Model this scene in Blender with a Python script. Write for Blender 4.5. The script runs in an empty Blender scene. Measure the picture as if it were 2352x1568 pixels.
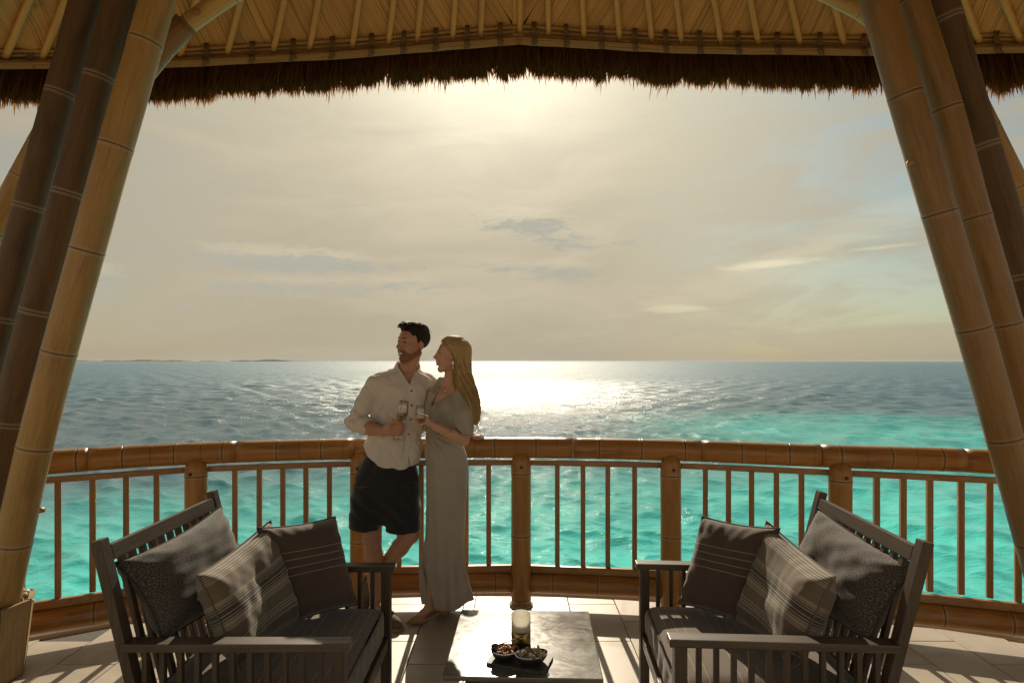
import bpy, bmesh, math, random
import numpy as np
from mathutils import Vector, Matrix, Quaternion

SC = bpy.context.scene
COL = SC.collection
R = math.radians
rnd = random.Random(7)
F = 1372.0            # focal length in survey units (frame 2352 wide, 21 mm on 36 mm)
EYE = 1.6

# ------------------------------------------------------------------ camera, sky, sun
cd = bpy.data.cameras.new('camera'); cam = bpy.data.objects.new('camera', cd); COL.objects.link(cam)
cam.location = (0, 0, EYE); cam.rotation_euler = (R(90), 0, 0)
cd.lens = 21.0; cd.sensor_width = 36.0; cd.shift_y = 0.0189
cd.clip_start = 0.05; cd.clip_end = 60000
SC.camera = cam
SC.view_settings.view_transform = 'Standard'; SC.view_settings.look = 'None'
SC.view_settings.exposure = 0.98; SC.view_settings.gamma = 1.0
SC.view_settings.use_curve_mapping = False
SC.cycles.use_denoising = True
SC.cycles.denoising_prefilter = 'NONE'
SC.cycles.use_adaptive_sampling = False
SC.cycles.sample_clamp_direct = 25.0
SC.cycles.max_bounces = 10; SC.cycles.diffuse_bounces = 5; SC.cycles.glossy_bounces = 4
SC.cycles.transmission_bounces = 8; SC.cycles.transparent_max_bounces = 8
SC.cycles.sample_clamp_indirect = 8.0
SC.cycles.caustics_reflective = False; SC.cycles.caustics_refractive = False

SUN_EL, SUN_AZ = R(32.0), R(-1.6)          # azimuth measured from +Y towards +X
SUN = Vector((math.sin(SUN_AZ)*math.cos(SUN_EL), math.cos(SUN_AZ)*math.cos(SUN_EL), math.sin(SUN_EL)))
sl = bpy.data.lights.new('sun', 'SUN'); sun = bpy.data.objects.new('sun', sl); COL.objects.link(sun)
sl.energy = 2.5; sl.angle = R(0.6); sl.color = (1.0, 0.86, 0.66)
sun.rotation_euler = (-SUN).to_track_quat('-Z', 'Y').to_euler(); sun.location = (0, 30, 25)


class G:
    """small wrapper that writes shader nodes"""
    def __init__(s, nt): s.nt = nt
    def put(s, sock, v):
        if isinstance(v, bpy.types.NodeSocket): s.nt.links.new(v, sock)
        elif v is not None:
            if sock.type == 'RGBA' and len(v) == 3: v = (*v, 1)
            sock.default_value = v
    def n(s, t, ins={}, **p):
        d = s.nt.nodes.new(t)
        for k, v in p.items(): setattr(d, k, v)
        for k, v in ins.items(): s.put(d.inputs[k], v)
        return d
    def m(s, op, a, b=None, c=None, clamp=False):
        d = s.n('ShaderNodeMath', operation=op, use_clamp=clamp)
        for i, v in enumerate((a, b, c)):
            if v is not None: s.put(d.inputs[i], v)
        return d.outputs[0]
    def add(s, a, b): return s.m('ADD', a, b)
    def sub(s, a, b): return s.m('SUBTRACT', a, b)
    def mul(s, a, b): return s.m('MULTIPLY', a, b)
    def mapr(s, v, a, b, c=0.0, d=1.0, smooth=True):
        x = s.n('ShaderNodeMapRange', {0: v, 1: a, 2: b, 3: c, 4: d}, interpolation_type='SMOOTHSTEP' if smooth else 'LINEAR')
        return x.outputs[0]
    def xyz(s, x=0, y=0, z=0):
        return s.n('ShaderNodeCombineXYZ', {0: x, 1: y, 2: z}).outputs[0]
    def sep(s, v): return s.n('ShaderNodeSeparateXYZ', {0: v}).outputs
    def noise(s, v, scale=5.0, detail=3.0, rough=0.55, dist=0.0):
        return s.n('ShaderNodeTexNoise', {'Vector': v, 'Scale': scale, 'Detail': detail, 'Roughness': rough, 'Distortion': dist}).outputs[0]
    def voro(s, v, scale=5.0, feature='F1', out=0):
        return s.n('ShaderNodeTexVoronoi', {'Vector': v, 'Scale': scale}, feature=feature).outputs[out]
    def mix(s, f, a, b, blend='MIX'):
        d = s.n('ShaderNodeMix', data_type='RGBA', blend_type=blend)
        s.put(d.inputs[0], f); s.put(d.inputs[6], a); s.put(d.inputs[7], b)
        return d.outputs[2]
    def attr(s, name, out=2): return s.n('ShaderNodeAttribute', attribute_name=name).outputs[out]
    def scalev(s, v, sc):
        return s.n('ShaderNodeVectorMath', {0: v, 1: sc}, operation='MULTIPLY').outputs[0]
    def bump(s, h, strength=0.3, dist=0.01):
        return s.n('ShaderNodeBump', {'Strength': strength, 'Distance': dist, 'Height': h}).outputs[0]


def build_world():
    w = bpy.data.worlds.new('World'); SC.world = w; w.use_nodes = True
    nt = w.node_tree; nt.nodes.clear(); g = G(nt)
    sky = g.n('ShaderNodeTexSky', sky_type='NISHITA', sun_disc=False, sun_elevation=SUN_EL, sun_rotation=SUN_AZ,
              altitude=0.0, air_density=1.0, dust_density=2.0, ozone_density=1.0)
    d = g.n('ShaderNodeTexCoord').outputs['Generated']
    x, y, z = g.sep(d)
    az = g.m('ARCTAN2', x, y); el = g.m('ARCSINE', z)
    th = g.m('ARCCOSINE', g.n('ShaderNodeVectorMath', {0: d, 1: tuple(SUN)}, operation='DOT_PRODUCT').outputs['Value'])
    # veil of thin high cloud: brightest near the sun, raised behind the camera as added fill
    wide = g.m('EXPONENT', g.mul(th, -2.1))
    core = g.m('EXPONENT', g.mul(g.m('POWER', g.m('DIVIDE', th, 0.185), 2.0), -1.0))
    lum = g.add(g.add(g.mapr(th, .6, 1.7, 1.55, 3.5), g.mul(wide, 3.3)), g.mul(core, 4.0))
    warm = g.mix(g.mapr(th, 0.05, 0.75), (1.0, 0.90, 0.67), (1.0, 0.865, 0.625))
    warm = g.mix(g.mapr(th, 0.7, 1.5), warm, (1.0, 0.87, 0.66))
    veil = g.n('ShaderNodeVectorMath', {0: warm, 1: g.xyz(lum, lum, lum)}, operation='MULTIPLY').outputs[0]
    # cirrus streaks
    v1 = g.xyz(g.add(g.mul(az, 2.6), g.mul(el, -1.5)), g.mul(el, 9.0), 3.1)
    n1 = g.noise(v1, 1.6, 6, 0.6, 0.6)
    v2 = g.xyz(g.mul(az, 7.0), g.mul(el, 34.0), 1.7)
    n2 = g.noise(v2, 1.3, 6, 0.62, 0.35)
    veil = g.n('ShaderNodeVectorMath', {0: veil, 1: g.xyz(*[g.mapr(n1, 0.3, 0.7, 0.93, 1.06)]*3)}, operation='MULTIPLY').outputs[0]
    side = g.add(g.mapr(az, 0.10, 0.75, 0.0, 0.68), g.mapr(az, -0.25, -0.85, 0.0, 0.25))
    gaps = g.m('MULTIPLY', g.mapr(n1, 0.62, 0.36, 0.35, 1.25), side, clamp=True)
    skyc = g.n('ShaderNodeVectorMath', {0: sky.outputs[0], 1: (0.34, 0.39, 0.345)}, operation='MULTIPLY').outputs[0]
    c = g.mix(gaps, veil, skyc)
    # low cumulus banks, soft, a few degrees above the horizon, (azimuth, elevation, widths, strength)
    banks = [(0.025, .222, .085, .018, 1.0), (0.085, .196, .06, .016, .7), (-.40, .150, .13, .017, 1.0), (-.30, .152, .09, .014, .7),
             (-.36, .112, .20, .014, .75), (-.62, .103, .05, .022, .8), (.085, .143, .09, .015, .75), (-.18, .125, .10, .01, .5),
             (-.45, .078, .2, .010, .45), (-.06, .155, .16, .012, .45), (.2, .19, .1, .012, .4), (.30, .055, .12, .02, .22), (.05, .07, .2, .02, .15)]
    tot = None; rim = None
    for (a0, e0, wa, we, s_) in banks:
        da = g.m('POWER', g.m('DIVIDE', g.sub(az, a0), wa), 2.0)
        q = g.mul(g.m('EXPONENT', g.mul(g.add(da, g.m('POWER', g.m('DIVIDE', g.sub(el, e0), we), 2.0)), -1.0)), s_)
        q2 = g.mul(g.m('EXPONENT', g.mul(g.add(da, g.m('POWER', g.m('DIVIDE', g.sub(el, e0+we*.9), we), 2.0)), -1.0)), s_)
        tot = q if tot is None else g.add(tot, q); rim = q2 if rim is None else g.add(rim, q2)
    v3 = g.xyz(g.mul(az, 17.0), g.mul(el, 62.0), 8.3)
    n3 = g.noise(v3, 1.6, 8, 0.68, 0.7)
    dark = g.mapr(g.add(g.mul(tot, .46), g.mul(n3, 1.25)), 0.77, 1.08, 0.0, 0.9)
    lite = g.mapr(g.add(g.mul(rim, .5), g.mul(n3, 0.95)), 0.66, 1.05, 0.0, 0.13)
    c = g.mix(lite, c, (6.2, 5.35, 3.6))
    c = g.mix(dark, c, (2.35, 2.28, 1.9))
    # bright streak clouds on the right
    for (a0, e0, wa, we, s_) in [(.42, .147, .085, .0075, .9), (.27, .083, .06, .008, .5), (.55, .16, .06, .004, .4), (.56,.197,.16,.03,.18),(.36,.125,.2,.035,.22)]:
        ee = g.sub(el, g.add(e0, g.mul(g.sub(az, a0), 0.02 if we < .02 else .22)))
        q = g.m('EXPONENT', g.mul(g.add(g.m('POWER', g.m('DIVIDE', g.sub(az, a0), wa), 2.0), g.m('POWER', g.m('DIVIDE', ee, we), 2.0)), -1.0))
        k = g.mapr(g.add(g.mul(q, .6), g.mul(n2, .9)), 0.62, 1.0, 0.0, s_)
        c = g.mix(g.mul(k, .6), c, (5.2, 4.5, 3.05))
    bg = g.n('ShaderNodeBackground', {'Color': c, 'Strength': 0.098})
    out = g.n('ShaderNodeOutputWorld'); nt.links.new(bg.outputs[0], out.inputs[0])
build_world()


# ------------------------------------------------------------------ helpers
OFF = {}
def P(x, y, Y):
    """survey point (x, y) of the 2352x1568 frame at depth Y -> world"""
    return np.array([(x-1176.0)/F*Y, Y, EYE-(y-828.5)/F*Y])

def tag(o, label=None, cat=None, group=None, kind=None):
    if label: o['label'] = label
    if cat: o['category'] = cat
    if group: o['group'] = group
    if kind: o['kind'] = kind
    return o

def thing(name, label, cat, loc=(0, 0, 0), group=None):
    o = bpy.data.objects.new(name, None); COL.objects.link(o); o.location = loc
    o.empty_display_size = 0.1
    OFF[o.name] = np.array(loc, float)
    return tag(o, label, cat, group)

def np_mesh(name, V, Fc, smooth=True, uv=None, attrs=None):
    me = bpy.data.meshes.new(name)
    V = np.asarray(V, np.float32)
    if isinstance(Fc, np.ndarray) and Fc.ndim == 2:
        nF, k = Fc.shape
        me.vertices.add(len(V)); me.vertices.foreach_set('co', V.ravel())
        me.loops.add(nF*k); me.loops.foreach_set('vertex_index', Fc.astype(np.int32).ravel())
        me.polygons.add(nF); me.polygons.foreach_set('loop_start', np.arange(0, nF*k, k, dtype=np.int32))
        me.update(calc_edges=True)
    else:
        me.from_pydata(V.tolist(), [], [list(map(int, f)) for f in Fc]); me.update()
    me.validate()
    if smooth: me.polygons.foreach_set('use_smooth', np.ones(len(me.polygons), bool))
    if uv is not None:
        l = me.uv_layers.new(name='UVMap')
        idx = np.empty(len(me.loops), np.int32); me.loops.foreach_get('vertex_index', idx)
        l.data.foreach_set('uv', np.asarray(uv, np.float32)[idx].ravel())
    for k_, a in (attrs or {}).items():
        at = me.attributes.new(k_, 'FLOAT', 'POINT'); at.data.foreach_set('value', np.asarray(a, np.float32))
    return me

def link(name, me, mat=None, parent=None, loc=None):
    o = bpy.data.objects.new(name, me); COL.objects.link(o)
    if mat is not None and not me.materials: me.materials.append(mat)
    if parent is not None: o.parent = parent; OFF[o.name] = OFF[parent.name]
    else: OFF[o.name] = np.zeros(3)
    if loc is not None: o.location = loc
    return o

def mesh(name, V, Fc, mat, parent=None, smooth=True, uv=None, attrs=None, origin=None):
    """V in world coordinates; becomes local to the parent's thing"""
    V = np.asarray(V, float)
    if parent is not None: V = V-OFF[parent.name]
    if parent is None and origin is None and len(V):
        origin = np.array([*(V[:, :2].min(0)+V[:, :2].max(0))/2, V[:, 2].min()])
    if parent is None and origin is not None:
        o = link(name, np_mesh(name, V-np.array(origin), Fc, smooth, uv, attrs), mat, None, tuple(origin)); OFF[o.name] = np.array(origin, float)
        return o
    return link(name, np_mesh(name, V, Fc, smooth, uv, attrs), mat, parent)

class MB:
    """collects pieces of one mesh"""
    def __init__(s): s.V = []; s.F = []; s.n = 0
    def put(s, V, Fc):
        V = np.asarray(V, float); s.V.append(V); s.F += [[int(i)+s.n for i in f] for f in Fc]; s.n += len(V); return s
    def get(s): return np.concatenate(s.V), s.F

def cube(c, size, rot=None, bevel=0.0, taper=None):
    bm = bmesh.new(); bmesh.ops.create_cube(bm, size=1.0)
    for v in bm.verts:
        v.co.x *= size[0]; v.co.y *= size[1]; v.co.z *= size[2]
    if bevel: bmesh.ops.bevel(bm, geom=bm.edges[:], offset=bevel, segments=2, affect='EDGES', profile=0.6)
    V = np.array([v.co[:] for v in bm.verts]); bm.verts.index_update()
    Fc = [[v.index for v in f.verts] for f in bm.faces]; bm.free()
    if rot is not None: V = V @ np.array(rot).T
    return V+np.array(c), Fc

def frame_z(d, up=(0, 0, 1)):
    d = np.array(d, float); d /= np.linalg.norm(d)
    u = np.array(up, float); s = np.cross(u, d)
    if np.linalg.norm(s) < 1e-4: s = np.cross((1, 0, 0), d)
    s /= np.linalg.norm(s); t = np.cross(d, s)
    return np.stack([s, t, d], 1)           # columns: side, up, along

def beam(a, b, w, h, bevel=0.002, up=(0, 0, 1)):
    a = np.array(a, float); b = np.array(b, float)
    return cube((a+b)/2, (w, h, np.linalg.norm(b-a)), frame_z(b-a, up), bevel)

def catmull(Pt, n=12):
    Pt = np.asarray(Pt, float); Q = np.vstack([2*Pt[0]-Pt[1], Pt, 2*Pt[-1]-Pt[-2]]); out = []
    for i in range(1, len(Q)-2):
        for t in np.linspace(0, 1, n, endpoint=False):
            p0, p1, p2, p3 = Q[i-1:i+3]
            out.append(.5*((2*p1)+(-p0+p2)*t+(2*p0-5*p1+4*p2-p3)*t*t+(-p0+3*p1-3*p2+p3)*t**3))
    out.append(Pt[-1]); return np.array(out)

def tube(path, rad, seg=10, cap=True, up=(0, 0, 1), flat=1.0):
    path = np.asarray(path, float); n = len(path); rad = np.broadcast_to(rad, (n,))
    T = np.gradient(path, axis=0); T /= np.linalg.norm(T, axis=1)[:, None]+1e-12
    s = np.cross(up, T[0])
    if np.linalg.norm(s) < 1e-3: s = np.cross((1, .2, 0), T[0])
    s /= np.linalg.norm(s); V = []
    A = np.arange(seg)*2*math.pi/seg
    for i in range(n):
        s = s-T[i]*np.dot(s, T[i]); s /= np.linalg.norm(s); t = np.cross(T[i], s)
        V.append(path[i]+rad[i]*(np.cos(A)[:, None]*s+flat*np.sin(A)[:, None]*t))
    V = np.concatenate(V); Fc = []
    for i in range(n-1):
        for j in range(seg):
            k = (j+1) % seg
            Fc.append([i*seg+j, i*seg+k, (i+1)*seg+k, (i+1)*seg+j])
    if cap: Fc += [list(range(seg))[::-1], [(n-1)*seg+j for j in range(seg)]]
    return V, Fc

def bamboo(path, rad, nodes=None, gap=0.3, seg=20, ridge=0.03, seed=0, cuts=(), swell=.0):
    """one culm along path; returns V, F, attrs (distance to node, length, angle)"""
    path = catmull(path, 10) if len(path) > 2 else np.asarray(path, float)
    L = np.r_[0, np.cumsum(np.linalg.norm(np.diff(path, axis=0), axis=1))]; tot = L[-1]
    rr = random.Random(seed)
    if nodes is None:
        nodes = []; p = gap*rr.uniform(.3, .9)
        while p < tot: nodes.append(p); p += gap*rr.uniform(.88, 1.12)
    nodes = np.array(sorted(nodes)); S = set(np.linspace(0, tot, max(3, int(tot/.05))).tolist())
    for q in nodes:
        for o in (-.03, -.018, -.011, -.006, -.002, .002, .006, .011, .018, .03):
            if 0 < q+o*rad/.07 < tot: S.add(q+o*rad/.07)
    S = np.array(sorted(S)); S = S[np.r_[True, np.diff(S) > 5e-4]]
    ctr = np.stack([np.interp(S, L, path[:, k]) for k in range(3)], 1)
    if len(nodes):
        dd = S[:, None]-nodes[None]; j = np.abs(dd).argmin(1); nd = dd[np.arange(len(S)), j]
        for q_i, q in enumerate(nodes):      # culms bend a little at each node
            a_ = rr.uniform(0, 6.28); w_ = np.clip(1-np.abs(S-q)/(gap*.9), 0, 1)
            ctr += w_[:, None]*np.array([math.cos(a_)*.0012, math.sin(a_)*.0012, 0])
    else: nd = np.full(len(S), 9.)
    k = rad/.07
    r = rad*(1+ridge*np.exp(-((nd-.006*k)/(.006*k))**2)+ridge*.8*np.exp(-((nd+.007*k)/(.006*k))**2)-ridge*1.2*np.exp(-(nd/(.0025*k))**2)
             + swell*np.exp(-(nd/(.09))**2))
    V, Fc = tube(ctr, r, seg)
    return V, Fc, dict(nd=np.repeat(np.abs(nd)/k, seg), al=np.repeat(S, seg), ang=np.tile(np.arange(seg)/seg, len(S)))

def lathe(prof, seg=24, c=(0, 0, 0), axis=None):
    prof = np.array(prof, float); n = len(prof); A = np.arange(seg)*2*math.pi/seg
    V = np.concatenate([np.stack([p[0]*np.cos(A), p[0]*np.sin(A), np.full(seg, p[1])], 1) for p in prof])
    Fc = [[i*seg+j, i*seg+(j+1) % seg, (i+1)*seg+(j+1) % seg, (i+1)*seg+j] for i in range(n-1) for j in range(seg)]
    if prof[0][0] < 1e-6 or True: Fc += [list(range(seg))[::-1], [(n-1)*seg+j for j in range(seg)]]
    if axis is not None: V = V @ frame_z(axis).T
    return V+np.array(c), Fc

def ball(c, r, rot=None, nu=10, nv=7, jit=0, rr=rnd):
    V = [(0, 0, 1)]
    for i in range(1, nv):
        t = math.pi*i/nv
        for j in range(nu): V.append((math.sin(t)*math.cos(j*2*math.pi/nu), math.sin(t)*math.sin(j*2*math.pi/nu), math.cos(t)))
    V.append((0, 0, -1)); V = np.array(V)*(1+jit*np.array([[rr.uniform(-1, 1)] for _ in V]))*np.array(r)
    Fc = [[0, 1+j, 1+(j+1) % nu] for j in range(nu)]
    for i in range(nv-2):
        for j in range(nu):
            a = 1+i*nu; Fc.append([a+j, a+nu+j, a+nu+(j+1) % nu, a+(j+1) % nu])
    b = 1+(nv-2)*nu; Fc += [[b+(j+1) % nu, b+j, len(V)-1] for j in range(nu)]
    if rot is not None: V = V @ np.array(rot).T
    return V+np.array(c), Fc

def copy_of(src, parent=None, loc=None, name=None):
    c = src.copy(); COL.objects.link(c)
    if parent is not None: c.parent = parent; OFF[c.name] = OFF[parent.name]
    else: OFF[c.name] = OFF[src.name]
    if loc is not None: c.location = loc
    return c


# ------------------------------------------------------------------ materials
def mat(name):
    m = bpy.data.materials.new(name); m.use_nodes = True; nt = m.node_tree; nt.nodes.clear(); return m, G(nt)

def finish(m, g, col, rough=0.5, normal=None, **kw):
    ins = {'Base Color': col, 'Roughness': rough}
    if normal is not None: ins['Normal'] = normal
    ins.update(kw)
    b = g.n('ShaderNodeBsdfPrincipled', ins)
    o = g.n('ShaderNodeOutputMaterial'); g.nt.links.new(b.outputs[0], o.inputs[0]); return m

def objco(g): return g.n('ShaderNodeTexCoord').outputs['Object']
def wpos(g): return g.n('ShaderNodeNewGeometry').outputs['Position']
def rand(g): return g.n('ShaderNodeObjectInfo').outputs['Random']

def m_bamboo(name, c1, c2, ring=(.55, .5, .42), rough=.42, stain=.5, ringamt=.5, stainc=None):
    m, g = mat(name)
    nd, al, an = g.attr('nd'), g.attr('al'), g.attr('ang')
    off = g.mul(rand(g), 37.0)
    ca, sa = g.m('COSINE', g.mul(an, 6.2832)), g.m('SINE', g.mul(an, 6.2832))
    v = g.xyz(g.mul(ca, 1.0), g.mul(sa, 1.0), g.add(g.mul(al, .22), off))
    fib = g.noise(v, 22, 4, .6)
    big = g.noise(g.xyz(ca, sa, g.add(g.mul(al, 2.2), off)), 1.6, 4, .6)
    col = g.mix(g.mapr(fib, .3, .7), c1, c2)
    col = g.mix(g.mapr(big, .45, .75, 0, stain), col, stainc or tuple(x*.42 for x in c2))
    spots = g.noise(g.xyz(g.mul(ca, 1), g.mul(sa, 1), g.add(g.mul(al, 9), off)), 5, 3, .7)
    col = g.mix(g.mapr(spots, .66, .75, 0, .55), col, tuple(x*.3 for x in c2))
    a = g.m('ABSOLUTE', nd)
    wob = g.add(a, g.mul(g.sub(g.noise(g.xyz(ca, sa, off), 3, 2), .5), .012))
    col = g.mix(g.mapr(wob, .022, .008, 0, ringamt), col, ring)
    col = g.mix(g.mapr(g.m('ABSOLUTE', g.sub(nd, .0005)), .0045, .0015, 0, .85), col, tuple(x*.16 for x in c2))
    b = g.bump(fib, .12, .004)
    return finish(m, g, col, g.mapr(fib, .2, .8, rough-.06, rough+.12), b)

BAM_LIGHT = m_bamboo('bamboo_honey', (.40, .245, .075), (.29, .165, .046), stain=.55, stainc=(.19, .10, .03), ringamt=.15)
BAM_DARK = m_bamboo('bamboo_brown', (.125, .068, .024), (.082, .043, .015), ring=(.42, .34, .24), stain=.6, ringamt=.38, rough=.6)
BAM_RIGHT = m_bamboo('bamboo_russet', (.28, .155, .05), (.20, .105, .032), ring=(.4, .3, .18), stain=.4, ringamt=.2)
BAM_RAIL = m_bamboo('bamboo_lacquered', (.43, .20, .045), (.30, .125, .025), ring=(.5, .36, .2), stain=.65, ringamt=.2, rough=.33, stainc=(.12, .05, .014))
BAM_POST = m_bamboo('bamboo_post_lacquered', (.44, .22, .055), (.35, .16, .036), ring=(.55, .42, .26), stain=.35, ringamt=.25, rough=.36)
BAM_RAFT = m_bamboo('bamboo_pole_pale', (.54, .355, .12), (.41, .255, .08), stain=.35, ringamt=.25, rough=.45)
BAM_SPLIT = m_bamboo('split_bamboo', (.34, .21, .065), (.20, .11, .032), stain=.5, ringamt=.3, rough=.5)

def m_wood(name, c1, c2, scale=1.0, rough=.5, axis=2, bump=.25):
    m, g = mat(name); o = objco(g); x, y, z = g.sep(o); off = g.mul(rand(g), 19.)
    st = [60., 60., 60.]; st[axis] = 3.0
    v = g.xyz(g.add(g.mul(x, st[0]*scale), off), g.mul(y, st[1]*scale), g.mul(z, st[2]*scale))
    n = g.noise(v, 1.0, 4, .65, .4); n2 = g.noise(o, 6, 2)
    col = g.mix(g.mapr(n, .3, .72), c1, c2)
    col = g.mix(g.mapr(n2, .35, .75, 0, .35), col, tuple(q*.55 for q in c2))
    col = g.mix(g.mul(rand(g), .25), col, tuple(q*.7 for q in c1))
    return finish(m, g, col, g.mapr(n, .2, .8, rough-.08, rough+.12), g.bump(n, bump, .003))

WOOD_SLAT = m_wood('slat_wood', (.42, .215, .075), (.27, .125, .04), rough=.42)
WOOD_RAILH = m_wood('rail_wood', (.42, .22, .078), (.27, .128, .042), rough=.42, axis=0)
TEAK_Z = m_wood('grey_teak_upright', (.090, .059, .036), (.045, .029, .017), rough=.5)
TEAK_X = m_wood('grey_teak_arm', (.110, .077, .050), (.052, .036, .023), rough=.42, axis=0)
TEAK_Y = m_wood('grey_teak_rail', (.110, .077, .050), (.052, .036, .023), rough=.42, axis=1)
WOOD_BOX = m_wood('planter_wood', (.42, .28, .135), (.30, .19, .08), rough=.6)
WOOD_DARK = m_wood('dark_wood', (.05, .04, .03), (.025, .02, .015), rough=.5)

def m_plank():
    m, g = mat('ceiling_plank'); uvn = g.n('ShaderNodeTexCoord').outputs['UV']; u, v, _ = g.sep(uvn)
    off = g.mul(rand(g), 31.)
    n = g.noise(g.xyz(g.add(g.mul(u, 90.), off), g.mul(v, 1.2), off), 1.0, 3, .7)
    sl = g.noise(g.xyz(g.add(g.mul(u, 150.), off), g.mul(v, .5), off), 1.0, 1, .5)
    col = g.mix(g.mapr(n, .3, .7), (.50, .305, .095), (.36, .21, .06))
    col = g.mix(g.mul(rand(g), .5), col, (.30, .175, .055))
    crack = g.mapr(sl, .40, .33, 0, .8)
    col = g.mix(crack, col, (.05, .028, .01))
    k = g.noise(g.xyz(g.mul(u, 3.), g.add(g.mul(v, 2.0), off), off), 2.2, 3, .6)
    col = g.mix(g.mapr(k, .62, .74, 0, .5), col, (.14, .075, .026))
    h = g.sub(n, g.mul(crack, 1.5))
    return finish(m, g, col, .55, g.bump(h, .35, .004))
PLANK = m_plank()

def m_thatch():
    m, g = mat('thatch_grass')
    t = g.attr('tip'); r_ = g.attr('shade')
    col = g.mix(r_, (.05, .024, .009), (.10, .05, .018))
    tr = g.mix(r_, (.30, .10, .02), (.46, .18, .045))
    d = g.n('ShaderNodeBsdfDiffuse', {'Color': col}); tl = g.n('ShaderNodeBsdfTranslucent', {'Color': tr})
    mx = g.n('ShaderNodeMixShader', {0: .42, 1: d.outputs[0], 2: tl.outputs[0]})
    o = g.n('ShaderNodeOutputMaterial'); g.nt.links.new(mx.outputs[0], o.inputs[0]); return m
THATCH = m_thatch()

def m_tile():
    m, g = mat('stone_tile'); p = wpos(g); off = g.mul(rand(g), 40.)
    q = g.n('ShaderNodeVectorMath', {0: p, 1: g.xyz(off, off, off)}, operation='ADD').outputs[0]
    n = g.noise(q, 5, 6, .62, .8); n2 = g.noise(g.scalev(q, (3., 9., 3.)), 3, 5, .7, 1.2)
    col = g.mix(g.mapr(n, .3, .7), (.54, .475, .385), (.43, .375, .30))
    col = g.mix(g.mapr(n2, .55, .8, 0, .35), col, (.31, .27, .215))
    col = g.mix(g.mul(rand(g), .35), col, (.42, .375, .31))
    vein = g.mapr(g.m('ABSOLUTE', g.sub(n2, .5)), .012, 0., 0, .25)
    col = g.mix(vein, col, (.18, .15, .12))
    fine = g.noise(p, 140, 3, .6)
    h = g.add(g.mul(n2, .7), g.mul(fine, .25))
    return finish(m, g, col, g.mapr(n, .3, .7, .30, .44), g.bump(h, .16, .004))
TILE = m_tile()

def m_simple(name, col, rough=.5, nscale=0, amt=.3, bump=0., **kw):
    m, g = mat(name)
    if not nscale: return finish(m, g, col, rough, **kw)
    n = g.noise(objco(g), nscale, 4, .6)
    c = g.mix(g.mapr(n, .3, .7, 0, amt), col, tuple(x*.45 for x in col))
    return finish(m, g, c, rough, g.bump(n, bump, .004) if bump else None, **kw)

GROUT = m_simple('grout', (.10, .088, .072), .8, 60, .4)
CONC = m_simple('pebble_wash', (.50, .43, .33), .8, 130, .6, .8)
SLAB = m_simple('deck_slab', (.3, .27, .23), .8, 8, .3)
ROPE = m_simple('rope', (.17, .105, .05), .8, 90, .7, .5)
BRASS = m_simple('brass', (.42, .29, .11), .3, 50, .2, Metallic=1.0)
GOLD = m_simple('gold', (.85, .58, .22), .22, Metallic=1.0)
SLATE = m_simple('slate', (.055, .052, .048), .55, 30, .4, .4)
CERAMIC = m_simple('black_ceramic', (.022, .018, .018), .38)
PEBBLE = m_simple('white_pebble', (.62, .57, .47), .5, 18, .25)
BUTTON = m_simple('button', (.04, .025, .02), .4)
PEARL = m_simple('pearl', (.75, .78, .76), .25)
SHELL2 = m_simple('grey_shell', (.38, .33, .3), .3)
WHITE = m_simple('white', (.75, .72, .68), .4)
EYEW = m_simple('eye_white', (.55, .5, .46), .3)
EYED = m_simple('eye_dark', (.03, .018, .012), .25)
LIP = m_simple('lips', (.34, .13, .10), .4)
THATCH_CORE = m_simple('thatch_core', (.05, .026, .011), .95, 40, .5, .6)

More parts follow.
